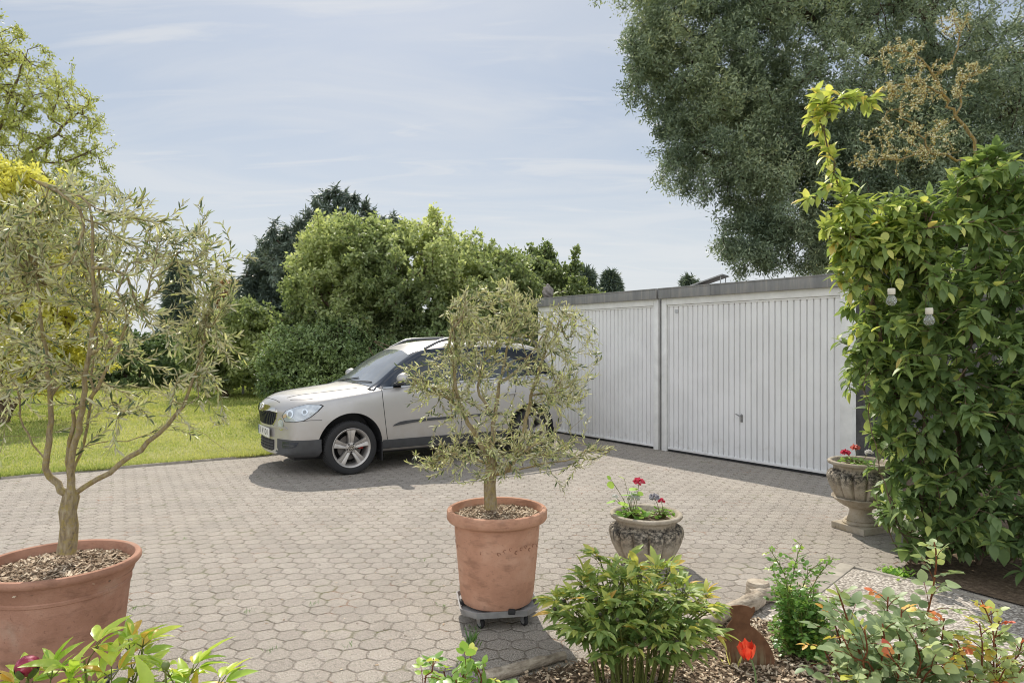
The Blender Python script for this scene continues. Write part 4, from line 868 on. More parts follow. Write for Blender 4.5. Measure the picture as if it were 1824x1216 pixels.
# wheels
def wheel(x, z, s):
    o = empty('wheel', (x, s * .775, z)); o.parent = CAR; o.rotation_euler = (0, 0, 0 if s > 0 else PI)
    R = .318; W = .105; RX = Matrix.Rotation(-PI / 2, 4, 'X')      # lathe axis along +y (outwards)
    def tread(r, zz, a): return r - (.007 if r > R - .012 and ((a * 34 / PI + (2.2 * zz / W)) % 1.0) < .28 else 0)
    m = MB(); m.lathe([(.228, -W * .92), (.250, -W), (.285, -W * 1.02), (R - .016, -W * .96), (R - .003, -W * .80), (R, -W * .58), (R, -W * .5), (R - .008, -W * .48), (R - .008, -W * .40), (R, -W * .38), (R, -W * .06), (R - .008, -W * .04), (R - .008, W * .04), (R, W * .06), (R, W * .38), (R - .008, W * .40), (R - .008, W * .48), (R, W * .5), (R, W * .58), (R - .003, W * .80), (R - .016, W * .96), (.285, W * 1.02), (.262, W * 1.03), (.250, W), (.228, W * .9)], 204, RX, flute=tread)
    m.build('tyre', M_TYRE, o, 30)
    m = MB(); m.lathe([(.225, -.09), (.232, -.088), (.205, -.05), (.20, .03), (.212, .075), (.232, .088), (.236, .096), (.230, .100), (.222, .096), (.208, .080), (.196, .04), (.192, -.04), (.2, -.09)], 72, RX)
    for k in range(5):
        a = math.radians(90 + 72 * k); c, sn = math.cos(a), math.sin(a)
        # wide spoke: flared at the rim, with a shallow trough down the middle
        rows = []
        for r, hw, y0 in ((.030, .034, .062), (.070, .033, .074), (.12, .040, .082), (.17, .050, .086), (.214, .064, .084)):
            row = []
            for t, dy, back in ((-1, -.018, 0), (-.86, 0, 0), (-.34, -.001, 0), (0, -.009, 0), (.34, -.001, 0), (.86, 0, 0), (1, -.018, 0)):
                lx, ly = r * c - t * hw * sn, r * sn + t * hw * c; row.append(m.b.verts.new((lx, y0 + dy, ly)))
            for t in (1, -1):
                lx, ly = r * c - t * hw * .8 * sn, r * sn + t * hw * .8 * c; row.append(m.b.verts.new((lx, y0 - .055, ly)))
            rows.append(row)
        for A, B in zip(rows, rows[1:]):
            for j in range(9): m.b.faces.new((A[j], A[(j + 1) % 9], B[(j + 1) % 9], B[j]))
    m.lathe([(0, .06), (.062, .06), (.066, .066), (.058, .078), (.036, .082), (.034, .074), (0, .074)], 40, RX); rim = m.build('rim', M_RIM, o, 35)
    m = MB(); m.lathe([(0, .0755), (.030, .0755), (.032, .079), (.028, .083), (0, .084)], 32, RX); m.build('hub_cap', simple_mat('hub_dark', (.10, .10, .10), .3, .6), rim)
    m = MB(); m.lathe([(.020, .0842), (.0245, .0842), (.0245, .0852), (.020, .0852)], 32, RX); m.prism([(-.011, -.004), (.002, -.004), (.002, -.009), (.012, 0), (.002, .009), (.002, .004), (-.011, .004)], Matrix.Translation((0, .0842, 0)) @ Matrix.Rotation(PI / 2, 4, 'X') @ Matrix.Scale(-1, 4, (0, 0, 1)), .001); m.build('hub_mark', M_CHROME, rim)
    for k in range(5):
        m = MB(); a = math.radians(90 + 36 + 72 * k); m.lathe([(0, .066), (.0105, .066), (.0105, .082), (0, .083)], 10, Matrix.Translation((.050 * math.cos(a), 0, .050 * math.sin(a))) @ RX); m.build('lug_nut', M_DARK, rim)
    m = MB(); m.lathe([(0, -.01), (.145, -.01), (.147, 0), (.145, .012), (.075, .012), (.07, .03), (0, .03)], 48, RX); m.build('brake_disc', simple_mat('brake_steel', (.16, .15, .145), .4, .6), o)
    m = MB(); m.box(-.165, -.105, -.005, .035, -.03, .055, .012); m.build('brake_caliper', simple_mat('red_caliper', (.38, .025, .02), .5), o)
    m = MB(); m.lathe([(0, -.085), (.19, -.085), (.19, -.08), (0, -.08)], 40, RX); m.build('backing_plate', M_DARK, o)
for x, z in WHEELS:
    for s in (1, -1): wheel(x, z, s)
# mud flaps and underbody
for x in (.865, -1.72):
    for s in (1, -1): m = MB(); m.box(x - .008, x + .008, s * .76 - .09, s * .76 + .09, .13, .36, .004); m.build('mud_flap', M_DARK, CAR)
m = MB(); m.box(-1.9, 1.85, -.55, .55, .17, .26, .03); m.build('underbody', M_DARK, CAR)
# ------------------------------------------------------------------ pots, urns and small things
def terracotta(name, c0, c1, c2, seed):
    s = NT(name); p = s.mapping(s.obj(), loc=(seed, seed * 2, 0)); n1 = s.noise(p, 5, 6, .62); n2 = s.noise(s.mapping(p, scale=(2.2, 2.2, 6)), 3.2, 6, .65)
    c = s.ramp(n1, [(.32, c0), (.5, c1), (.68, c2)]); c = s.mix(s.range(n2, .50, .70, 0, .6), c, tuple(x * .62 for x in c0))
    c = s.mix(s.range(s.noise(p, 3.2, 5, .6), .56, .72, 0, .55), c, (.50, .40, .32)); c = s.mix(s.range(s.noise(p, 70, 4, .7), .58, .72, 0, .55), c, tuple(x * .5 for x in c0))
    s.bsdf(c, .85, s.bump(s.math('ADD', s.noise(p, 90, 4, .6), s.math('MULTIPLY', n2, 2.0)), .28, .006), spec=.25); return s.m
M_TC1 = terracotta('brown_terracotta', (.35, .185, .125), (.43, .235, .165), (.50, .29, .21), 3.0)
M_TC2 = terracotta('orange_terracotta', (.47, .25, .165), (.56, .31, .21), (.63, .38, .27), 9.0)
M_GREYPLY = simple_mat('grey_painted_board', (.30, .30, .30), .7, 0, .3, 12, .2)
def fill_mulch(o, r, z, seed, n=2600):
    rg = np.random.default_rng(seed); m = MB(); m.lathe([(r, z - .025), (r * .7, z - .006), (r * .3, z + .006), (0, z + .010)], 40, None, .01); s = m.build('soil', M_SOIL, o, True)
    a = rg.uniform(0, 2 * PI, n); q = r * np.sqrt(rg.random(n)) * .985; zz = z - .012 + .020 * (1 - (q / r) ** 2) + rg.uniform(0, .016, n)
    ch = link('mulch_chips', chips('mulch_chips', np.stack([q * np.cos(a), q * np.sin(a), zz], 1), rg, (.014, .050), (.003, .012), .45), M_CHIP, s); ch['kind'] = 'stuff'
def dolly(loc, rz, label, hw, hd, z, lip):
    o = empty('plant_trolley', (*loc, 0), rz, label, 'plant trolley', 'wheeled trolleys under the olive pots'); c = .075
    poly = [(-hw + c, -hd), (hw - c, -hd), (hw, -hd + c), (hw, hd - c), (hw - c, hd), (-hw + c, hd), (-hw, hd - c), (-hw, -hd + c)]
    m = MB(); m.prism(poly, Matrix.Translation((0, 0, z)), .012, .003); m.build('board', M_GREYPLY, o)
    b = bmesh.new(); lo = [b.verts.new((x, y, z + .0125)) for x, y in poly]; hi = [b.verts.new((x * 1.05, y * 1.05, z + .012 + lip)) for x, y in poly]; hi2 = [b.verts.new((x * 1.085, y * 1.085, z + .012 + lip)) for x, y in poly]; lo2 = [b.verts.new((x * 1.03, y * 1.03, z - .004)) for x, y in poly]
    for A, B in ((lo, hi), (hi, hi2), (hi2, lo2), (lo2, lo)):
        for i in range(8): b.faces.new((A[i], A[(i + 1) % 8], B[(i + 1) % 8], B[i]))
    bmesh.ops.recalc_face_normals(b, faces=b.faces); me = bpy.data.meshes.new('rim'); b.to_mesh(me); b.free(); link('rim', me, M_GREYPLY, o)
    for sx in (-1, 1):
        for sy in (-1, 1):
            x, y = sx * (hw - .085), sy * (hd - .06); r = (z - .022) / 2; w = MB(); T = Matrix.Translation((x + .012, y, r)) @ Matrix.Rotation(.5, 4, 'Z') @ Matrix.Rotation(PI / 2, 4, 'Y')
            w.lathe([(0, -.011), (r * .55, -.011), (r * .6, -.009), (r - .004, -.011), (r, -.006), (r, .006), (r - .004, .011), (r * .6, .009), (r * .55, .011), (0, .011)], 28, T); ws = w.build('castor', M_DARK, o)
            h = MB(); h.lathe([(0, -.0115), (r * .55, -.0115), (r * .55, .0115), (0, .0115)], 20, T); h.build('hub', M_GREYPLY, ws)
            f = MB(); TT = Matrix.Translation((x + .012, y, r)) @ Matrix.Rotation(.5, 4, 'Z')
            for k in (-1, 1): f.prism([(-.012, -.004), (.012, -.004), (.026, z - r - .003), (-.02, z - r - .003)], TT @ Matrix.Translation((k * .016 - .0015, 0, 0)) @ Matrix(((0, 0, 1, 0), (1, 0, 0, 0), (0, 1, 0, 0), (0, 0, 0, 1))), .003)
            f.build('fork', M_ZINC, ws)
    return o
def pot(loc, z0, H, prof, mat, label, rin, frieze=None, notch=None):
    o = empty('flower_pot', (*loc, z0), 0, label, 'flower pot', 'terracotta pots with olive trees'); m = MB(); m.lathe(prof, 96, None, .004, seed=int(H * 1000)); m.build('body', mat, o, 40)
    fill_mulch(o, rin, H - .045, int(H * 777)); return o
P1 = (-1.955, 2.95); P2 = (-.085, 3.87)
H1 = .505
pot(P1, .115, H1, [(.0, 0), (.205, 0), (.222, .012), (.232, .06), (.248, .20), (.262, .33), (.268, .385), (.272, .388), (.274, .40), (.271, .404), (.279, .43), (.292, .462), (.296, .468), (.304, .472), (.311, .482), (.312, .494), (.306, .503), (.295, .506), (.286, .502), (.280, .488), (.272, .44), (0, .43)], M_TC1, 'large brown terracotta pot with rolled rim, front left, cut by the picture edge', .281)
H2 = .520
p2 = pot(P2, .100, H2, [(0, 0), (.185, 0), (.200, .010), (.208, .05), (.222, .20), (.236, .36), (.242, .435), (.243, .445), (.262, .452), (.276, .458), (.283, .468), (.284, .505), (.280, .516), (.270, .521), (.258, .518), (.252, .505), (.246, .46), (0, .44)], M_TC2, 'orange terracotta pot with scratched frieze in the middle of the paving', .253)
# scratched frieze: little curls running round the pot
m = MB(); rgp = random.Random(4)
for k in range(46):
    a0 = 2 * PI * k / 46; rr = .2335; z = .335 + .012 * math.sin(k * 2.1)
    q = []
    for t in range(7):
        u = t / 6 * 4.2 + rgp.random(); a = a0 + .035 * math.cos(u); q.append((rr * math.cos(a), rr * math.sin(a), z + .011 * math.sin(u) + .001 * t))
    m.tube(q, .0018, 4)
m.build('frieze', simple_mat('frieze_dirt', (.22, .095, .055), .9), p2)
m = MB(); m.box(.09, .128, -.214, -.190, .0, .026, .004, Matrix.Rotation(-.12, 4, 'Z')); m.box(-.03, .01, -.215, -.19, 0, .02, .004, Matrix.Rotation(-1.2, 4, 'Z')); m.build('drain_hole', M_DARK, p2)
dolly(P2, .16, 'grey octagonal plant trolley on castors under the orange pot', .205, .195, .078, .020)
dolly(P1, .1, 'dark edged plant trolley under the large brown pot at the picture edge', .20, .20, .095, .012)

# --- weathered stone urns
def urn_mat(z0):
    s = NT('weathered_cast_stone'); p = s.mapping(s.obj(), loc=(0, 0, -z0)); n = s.noise(p, 6, 6, .65); sp = s.n('ShaderNodeSeparateXYZ'); s.put(p, sp.inputs[0]); c = s.ramp(n, [(.3, (.30, .245, .18)), (.5, (.44, .385, .305)), (.7, (.54, .49, .41))])
    # black lichen growth on the shoulder of the bowl
    band = s.math('MULTIPLY', s.range(sp.outputs[2], .10, .245, 0, 1), s.range(sp.outputs[2], .275, .30, 1, .15)); k = s.math('MULTIPLY', band, s.range(s.noise(p, 34, 6, .7), .36, .60)); c = s.mix(s.math('MULTIPLY', k, .97), c, (.030, .028, .026))
    c = s.mix(s.range(s.noise(p, 55, 4, .7), .58, .7, 0, .8), c, (.10, .09, .08)); c = s.mix(s.range(s.noise(p, 3.3, 4), .56, .7, 0, .5), c, (.36, .27, .14)); c = s.mix(s.range(s.noise(p, 120, 3, .7), .62, .74, 0, .7), c, (.66, .62, .55))
    s.bsdf(c, .92, s.bump(s.math('ADD', n, s.noise(p, 110, 4, .7)), .55, .006), spec=.2); return s.m
M_URN = urn_mat(0.012); M_URN2 = urn_mat(.225)
def urn_bowl(o, z0):
    M_U = M_URN if z0 < .1 else M_URN2
    NF = 14
    def flute(r, z, a):
        zz = z - z0
        if .02 < zz < .262 and r > .13:
            k = min(1, (zz - .02) / .04, (.262 - zz) / .022 + .15); u = abs(math.sin(a * NF / 2)); return r * (1 - .12 * k * (1 - min(1, u * 1.7) ** .6))
        return r
    pr = [(0, 0), (.15, 0), (.168, .02), (.192, .05), (.220, .10), (.243, .15), (.257, .20), (.260, .225), (.255, .245), (.240, .258), (.216, .266), (.208, .272), (.206, .290), (.212, .308), (.228, .316), (.246, .322), (.252, .332), (.250, .345), (.240, .352), (.226, .350), (.215, .34), (.205, .31), (0, .30)]
    m = MB(); m.lathe([(r, z + z0) for r, z in pr], 14 * 12, None, .004, flute); m.build('bowl', M_U, o, 45)
    m = MB(); m.lathe([(.207, z0 + .302), (.1, z0 + .318), (0, z0 + .322)], 32); m.build('soil', M_SOIL, o, True)
U1 = (.943, 4.80); U2 = (2.90, 5.68)
u1 = empty('stone_urn', (*U1, 0), .1, 'weathered round stone urn without a foot, behind the peony bush', 'stone urn', 'fluted stone urns with geraniums')
m = MB(); m.lathe([(0, 0), (.165, 0), (.17, .006), (.165, .014), (0, .014)], 48); m.build('foot', M_URN, u1); urn_bowl(u1, .012)
u2 = empty('stone_urn', (*U2, 0), .42, 'tall footed stone urn half covered by the leafy shrub beside the garages', 'stone urn', 'fluted stone urns with geraniums')
BZ = .225
m = MB(); m.box(-.158, .158, -.158, .158, 0, .055, .008); m.build('plinth', M_URN2, u2)
m = MB(); m.lathe([(0, .056), (.138, .056), (.142, .066), (.132, .078), (.118, .082), (.122, .09), (.110, .098), (.094, .112), (.084, .15), (.084, .170), (.092, .178), (.094, .186), (0, .186)], 64); m.build('stem', M_URN2, u2, 50)
def scal(r, z, a): return r * (1 + .045 * abs(math.sin(a * 7))) if z > .20 else r
m = MB(); m.lathe([(0, .186), (.10, .187), (.135, .205), (.172, .232), (.205, .262), (.218, .272), (.212, .280), (.185, .268), (.15, .25), (0, .235)], 112, None, 0, scal); m.build('calyx', M_URN2, u2, 45)
urn_bowl(u2, BZ)

# --- rusty cat silhouette cut from sheet steel
def rust_mat():
    s = NT('rusty_steel'); p = s.obj(); c = s.ramp(s.noise(p, 14, 6, .65), [(.3, (.12, .062, .036)), (.5, (.19, .095, .052)), (.7, (.26, .135, .075))]); sp = s.n('ShaderNodeSeparateXYZ'); s.put(p, sp.inputs[0])
    st = s.noise(s.mapping(p, scale=(60, 60, 5)), 1, 3); c = s.mix(s.math('MULTIPLY', s.range(st, .45, .62), s.range(sp.outputs[2], .02, .13, .7, 0)), c, (.30, .25, .15)); s.bsdf(c, .8, s.bump(s.noise(p, 120, 4), .3, .002), .2, .3); return s.m
cq = [(1300, 1181), (1296, 1168), (1290, 1140), (1292, 1125), (1299, 1112), (1305, 1104), (1302, 1098), (1300, 1090), (1301, 1082), (1305, 1080), (1312, 1079), (1320, 1078), (1328, 1079), (1333, 1080), (1338, 1083), (1342, 1080), (1344, 1081), (1344, 1088), (1340, 1096), (1336, 1103), (1336, 1113), (1343, 1119), (1355, 1128), (1366, 1142), (1374, 1158), (1378, 1172), (1377, 1184)]
YC = 3.27; cx0 = P(1336, 1180, YC)[0]; poly = [(P(x, y, YC)[0] - cx0, P(x, y, YC)[2] - P(0, 1184, YC)[2] + .004) for x, y in cq]; poly = curve(poly[:1] + poly, 1)[1:] if False else poly
m = MB(); m.prism(poly, Matrix.Rotation(PI / 2, 4, 'X'), .005)
cat = m.build('garden_ornament', rust_mat(), None, 30); cat.location = (cx0, YC, .008); cat.rotation_euler = (0, 0, -.12); tag(cat, 'flat rusty steel cat silhouette standing in the bark mulch behind the red tulip', 'garden ornament')
# --- logs and a stump edging the bed
def log(name, a, b, r0, r1, label, seed, n=14, group='logs edging the bed'):
    rg = random.Random(seed); a = Vector(a); b = Vector(b); mid = (a + b) / 2; mm = MB(); q = []; rr = []
    for i in range(n):
        t = i / (n - 1); q.append(tuple(a.lerp(b, t) - mid + Vector((rg.uniform(-1, 1), rg.uniform(-1, 1), rg.uniform(-1, 1) * .5)) * r0 * .10 + Vector((0, 0, .0)))); rr.append((r0 + (r1 - r0) * t) * (1 + .10 * math.sin(i * 1.7 + seed) + rg.uniform(-.06, .06)))
    mm.tube(q, rr, 16); o = mm.build(name, M_BARKLOG, None, 40); o.location = mid; return tag(o, label, 'log', group)
def barklog_mat():
    s = NT('grey_log_bark'); p = s.obj(); n = s.noise(s.mapping(p, scale=(6, 6, 30)), 1.6, 6, .7); c = s.ramp(n, [(.3, (.18, .145, .11)), (.5, (.45, .38, .30)), (.68, (.62, .55, .45))]); s.bsdf(c, .9, s.bump(s.math('ADD', n, s.noise(p, 60, 4)), .7, .012), spec=.15); return s.m
M_BARKLOG = barklog_mat()
def gp(px, py, z=0.0): q = P(px, py, FPX * (CH - z) / (py - HY)); return (q[0], q[1], z)
log('log', gp(1245, 1112, .045), gp(1352, 1066, .052), .040, .048, 'pale stripped log lying behind the rusty cat', 2)
log('log', gp(1335, 1062, .05), gp(1450, 1048, .05), .045, .04, 'short weathered log lying beside the upright stump', 3)
log('log', gp(858, 1208, .025), gp(1005, 1166, .022), .032, .020, 'thin grey split log at the edge of the pot shadow', 5)
log('log', gp(1460, 1118, .03), gp(1570, 1150, .03), .03, .03, 'weathered log half hidden under the rose leaves', 8)
m = MB(); q = []; m.lathe([(0, 0), (.068, 0), (.066, .05), (.062, .10), (.058, .112), (.03, .118), (0, .114)], 26, None, .06, seed=7); st = m.build('tree_stump', M_BARKLOG, None, 40); g0 = gp(1352, 1070); st.location = (g0[0], g0[1] + .02, 0); tag(st, 'small upright stump of grey wood behind the logs', 'stump')
# --- two hanging solar bulbs in the shrub
def bulb(px, py, Y, label):
    c = P(px, py, Y); o = empty('solar_bulb', c, .3, label, 'garden light', 'hanging glass solar bulbs')
    m = MB(); m.lathe([(0, .045), (.019, .045), (.021, .040), (.021, .012), (.019, .008), (0, .008)], 14, None, 0, lambda r, z, a: r * (1 - .04 * (math.sin(a * 7) > .6))); m.build('cap', simple_mat('cream_plastic', (.68, .64, .55), .4), o, 30)
    s = NT('crackle_glass'); s.bsdf((.93, .95, .95), .06, s.bump(s.n('ShaderNodeTexVoronoi').outputs[0], .9, .01), trans=.85, ior=1.45, coat=.5)
    m = MB(); m.lathe([(0, .009), (.014, .008), (.018, .0), (.027, -.014), (.030, -.030), (.027, -.045), (.016, -.056), (0, -.060)], 28); m.build('globe', s.m, o, True)
    m = MB(); m.tube([(0, 0, .045), (.002, .01, .10), (.01, .10, .17), (.03, .26, .21), (.03, .48, .22)], .0012, 4); m.build('hook', M_DARK, o)
BULBS = [(1588, 527, 4.1, 'upper of the two glass solar bulbs hanging in the shrub'), (1655, 562, 4.0, 'lower of the two glass solar bulbs, further right in the shrub')]
for q in BULBS: bulb(*q)
# ------------------------------------------------------------------ bark and leaf materials
def bark(name, c0, c1, c2, sc=9, moss=None):
    s = NT(name); p = s.pos(); n = s.noise(s.mapping(p, scale=(3, 3, 1)), sc, 6, .68); c = s.ramp(n, [(.3, c0), (.5, c1), (.7, c2)])
    if moss: c = s.mix(s.range(s.noise(p, sc * 2.3, 5, .7), .45, .62, 0, .75), c, moss)
    s.bsdf(c, .92, s.bump(s.math('ADD', n, s.noise(p, sc * 9, 4)), .6, .01), spec=.15); return s.m
B_OLIVE = bark('olive_bark', (.16, .125, .085), (.34, .275, .18), (.47, .41, .29), 22, (.38, .305, .11))
B_DARK = bark('dark_bark', (.035, .027, .02), (.075, .058, .044), (.12, .095, .075)); B_BROWN = bark('brown_bark', (.08, .055, .038), (.15, .11, .075), (.23, .18, .13))
B_RED = bark('red_stem', (.13, .045, .022), (.20, .075, .035), (.26, .12, .05), 30); B_GREEN = bark('green_stem', (.10, .13, .03), (.17, .20, .055), (.26, .24, .08), 30)
B_LICHEN = bark('lichen_branch', (.13, .095, .05), (.26, .20, .095), (.42, .38, .28), 26, (.38, .25, .06))
L_OLIVE = leaf_mat('olive_leaf', [(0, (.034, .048, .027)), (.25, (.080, .102, .045)), (.55, (.22, .245, .11)), (1, (.40, .39, .20))], back=(.50, .49, .35), trans=.28, rough=.42, spec=.5, trans_tint=(1.1, 1.1, .65))
L_SHRUB = leaf_mat('shrub_leaf', [(0, (.055, .090, .040)), (.4, (.100, .145, .055)), (.62, (.17, .215, .070)), (.8, (.30, .325, .10)), (.92, (.40, .385, .125)), (1, (.42, .32, .11))], trans=.44, rough=.46, spec=.4)
L_YEW = leaf_mat('yew_needles', [(0, (.056, .080, .054)), (.5, (.140, .172, .112)), (.85, (.225, .25, .155)), (1, (.30, .29, .15))], trans=.22, rough=.45, spec=.5)
L_HAZEL = leaf_mat('hazel_leaf', [(0, (.066, .090, .042)), (.4, (.145, .175, .080)), (.8, (.27, .295, .145)), (1, (.36, .37, .20))], trans=.46, rough=.5)
L_MID = leaf_mat('hedge_leaf', [(0, (.046, .074, .036)), (.5, (.115, .155, .068)), (1, (.20, .245, .105))], trans=.3, rough=.45, spec=.5)
L_CON = leaf_mat('conifer_needles', [(0, (.034, .050, .042)), (.5, (.075, .098, .078)), (1, (.13, .155, .115))], trans=.15, rough=.5, spec=.4)
L_GOLD = leaf_mat('golden_leaf', [(0, (.15, .155, .035)), (.4, (.32, .30, .070)), (.8, (.40, .38, .115)), (1, (.40, .39, .18))], trans=.42, rough=.5)
L_WIL = leaf_mat('pale_tree_leaf', [(0, (.11, .13, .040)), (.5, (.21, .225, .075)), (1, (.33, .325, .13))], trans=.42, rough=.5)
L_PEONY = leaf_mat('peony_leaf', [(0, (.060, .105, .036)), (.4, (.115, .170, .052)), (.7, (.21, .25, .070)), (.9, (.36, .33, .085)), (1, (.40, .25, .07))], trans=.42, rough=.45, spec=.4)
L_PEONY2 = leaf_mat('bright_peony_leaf', [(0, (.085, .16, .028)), (.5, (.19, .285, .045)), (.9, (.37, .40, .07)), (1, (.45, .26, .05))], trans=.4, rough=.34, spec=.6)
L_ROSE = leaf_mat('rose_leaf', [(0, (.075, .120, .062)), (.45, (.175, .215, .112)), (.68, (.24, .28, .13)), (.8, (.33, .34, .07)), (.92, (.40, .18, .05)), (1, (.32, .06, .035))], trans=.30, rough=.45, spec=.4)
L_ROSE2 = leaf_mat('small_rose_leaf', [(0, (.045, .10, .028)), (.5, (.095, .175, .040)), (.85, (.22, .31, .06)), (1, (.36, .37, .09))], trans=.36, rough=.34, spec=.6)
L_GER = leaf_mat('geranium_leaf', [(0, (.06, .13, .025)), (.5, (.13, .23, .04)), (1, (.27, .37, .07))], trans=.35, rough=.5)

def foliage(name, tree, kind, n, t0, t1, ang, L, W, tint, up=.6, droop=0.0, jit=.2, pick=None, seat=0.0, spin=2.4):
    """leaves all along the grown branches of a plant"""
    rg = tree.rg; p, tg, k, u = tree.along(n, t0, t1, pick, seat); m = len(p)
    d = around(tg, rg.uniform(*ang, m), k * spin + rg.uniform(0, 6.3, m // n).repeat(n), rg, jit); d[:, 2] -= droop * rg.uniform(.4, 1.3, m)
    d = norm(d); nr = norm(rg.normal(0, 1 - up, (m, 3)) + np.array((0, 0, up)) + .001); s = rg.uniform(.65, 1.15, m)
    return leaves(name, kind, p, d, nr, L * s, W * s * rg.uniform(.85, 1.15, m), tint(p, u, rg) if callable(tint) else tint + rg.normal(0, .22, m))

# ------------------------------------------------------------------ the two potted olives
def olive(name, base, limbs, Y, blobs, n, per, label, seed, root, L, W, depth_j=.25, shoots=()):
    t = Tree(seed); rg = np.random.default_rng(seed + 1)
    for i, l in enumerate(limbs):
        dj = 0 if i == 0 else rg.uniform(-depth_j, depth_j); m = len(l); t.limb([P(x, y, Y) + np.array((0, dj * (k / max(1, m - 1)) * (1 if i else 0), 0)) for k, (x, y) in enumerate(l)], .05, .004, None if i == 0 else (root * (.48 if i < 5 else .28), .0024))
    tg = in_blobs(blobs, n, rg, .35, .5); tg = np.vstack([tg] + [np.array([P(x, y, Y) + rg.normal(0, .012, 3) + np.array((0, rg.uniform(-.2, .2), 0)) for _ in range(2)]) for x, y in shoots]); t.grow(tg, 4, up=-.22, along=.30, lmin=.15, zmin=base[2] + .22)
    lf = foliage('leaves', t, 'olive', per, .12, 1.0, (.35, .85), L, W, lambda p, u, r: np.where(r.random(len(p)) < .33, r.uniform(0, .25, len(p)), .50 + .25 * u + r.normal(0, .18, len(p))), up=.35, droop=-.10, jit=.12)
    return plant(name, base, label, 'olive tree', 'olive trees in terracotta pots', t, B_OLIVE, root, .0010, lf, L_OLIVE, 'trunk', 'leaves', .15)
Y1 = 2.95
olive('olive_tree', (P1[0] + .02, P1[1], .56), [[(118, 985), (121, 935), (125, 885)], [(125, 885), (104, 862), (90, 832), (99, 782), (107, 705), (98, 600), (92, 500), (70, 420)], [(125, 885), (129, 820), (145, 765), (160, 728), (205, 690), (232, 640), (262, 600), (285, 530), (300, 450)],
    [(125, 885), (138, 815), (165, 748), (182, 690), (200, 630), (224, 565), (228, 470), (232, 390), (150, 350)], [(130, 880), (190, 842), (255, 790), (300, 742), (322, 706), (338, 640), (352, 560)], [(92, 832), (60, 790), (42, 740), (35, 690), (10, 640)], [(145, 790), (200, 790), (262, 775), (310, 790), (340, 830)],
    [(107, 705), (60, 640), (0, 600), (-70, 560)], [(200, 630), (150, 560), (120, 470), (130, 400)], [(99, 782), (50, 770), (0, 770), (-60, 740)], [(128, 850), (155, 742), (158, 650), (165, 540)]], Y1,
    [blob(200, 560, Y1, 200, 215, .50), blob(60, 520, Y1, 150, 190, .5), blob(-40, 560, Y1, 120, 170, .45), blob(300, 500, Y1, 105, 120, .35), blob(150, 410, Y1, 130, 85, .4, 1.4), blob(60, 420, Y1, 110, 80, .4), blob(345, 640, Y1, 75, 90, .3, .8), blob(290, 740, Y1, 110, 65, .3, .5), blob(40, 700, Y1, 100, 60, .35, .6), blob(370, 480, Y1, 50, 70, .2, 1.0)],
    700, 16, 'tall airy olive tree growing in the brown pot on the left', 21, .034, .042, .0088, .4, [(150, 305), (185, 340), (215, 350), (245, 350), (290, 362), (350, 372), (388, 395), (428, 462), (335, 410), (395, 430), (412, 475), (100, 315), (60, 330), (20, 325), (270, 400), (310, 390), (395, 600), (405, 640), (385, 745)])
Y2 = 3.87
olive('olive_tree', (P2[0] - .03, P2[1], .56), [[(874, 905), (872, 865), (876, 815)], [(876, 840), (896, 836), (922, 808), (948, 785), (990, 768), (1025, 738)], [(876, 815), (880, 745), (890, 685), (905, 610), (915, 545), (905, 505)], [(876, 815), (850, 780), (822, 722), (812, 660), (806, 600), (820, 540)], [(922, 808), (935, 760), (950, 690), (975, 620), (1000, 580)], [(900, 842), (950, 828), (1010, 818), (1080, 792)],
    [(874, 830), (825, 815), (775, 812), (745, 838)], [(880, 745), (850, 690), (865, 620), (860, 560)], [(890, 685), (940, 640), (985, 570), (1000, 548)], [(822, 722), (780, 700), (745, 670), (722, 655)]], Y2,
    [blob(890, 690, Y2, 160, 140, .42), blob(880, 560, Y2, 85, 66, .28, 1.9), blob(890, 805, Y2, 160, 45, .40, .9), blob(1000, 640, Y2, 62, 100, .25, .9), blob(785, 690, Y2, 62, 70, .25, .8), blob(1030, 800, Y2, 55, 26, .15, 1.0), blob(770, 815, Y2, 42, 38, .2, 1.0), blob(845, 620, Y2, 60, 80, .25)],
    640, 17, 'smaller dense olive tree growing in the orange pot, in front of the car', 33, .034, .037, .0080, .3, [(835, 518), (880, 496), (908, 505), (860, 505), (985, 545), (1003, 543), (1055, 590), (1066, 622), (1088, 790), (1040, 700), (722, 655), (735, 700), (742, 842), (1000, 870), (800, 560), (940, 520), (1030, 560)])

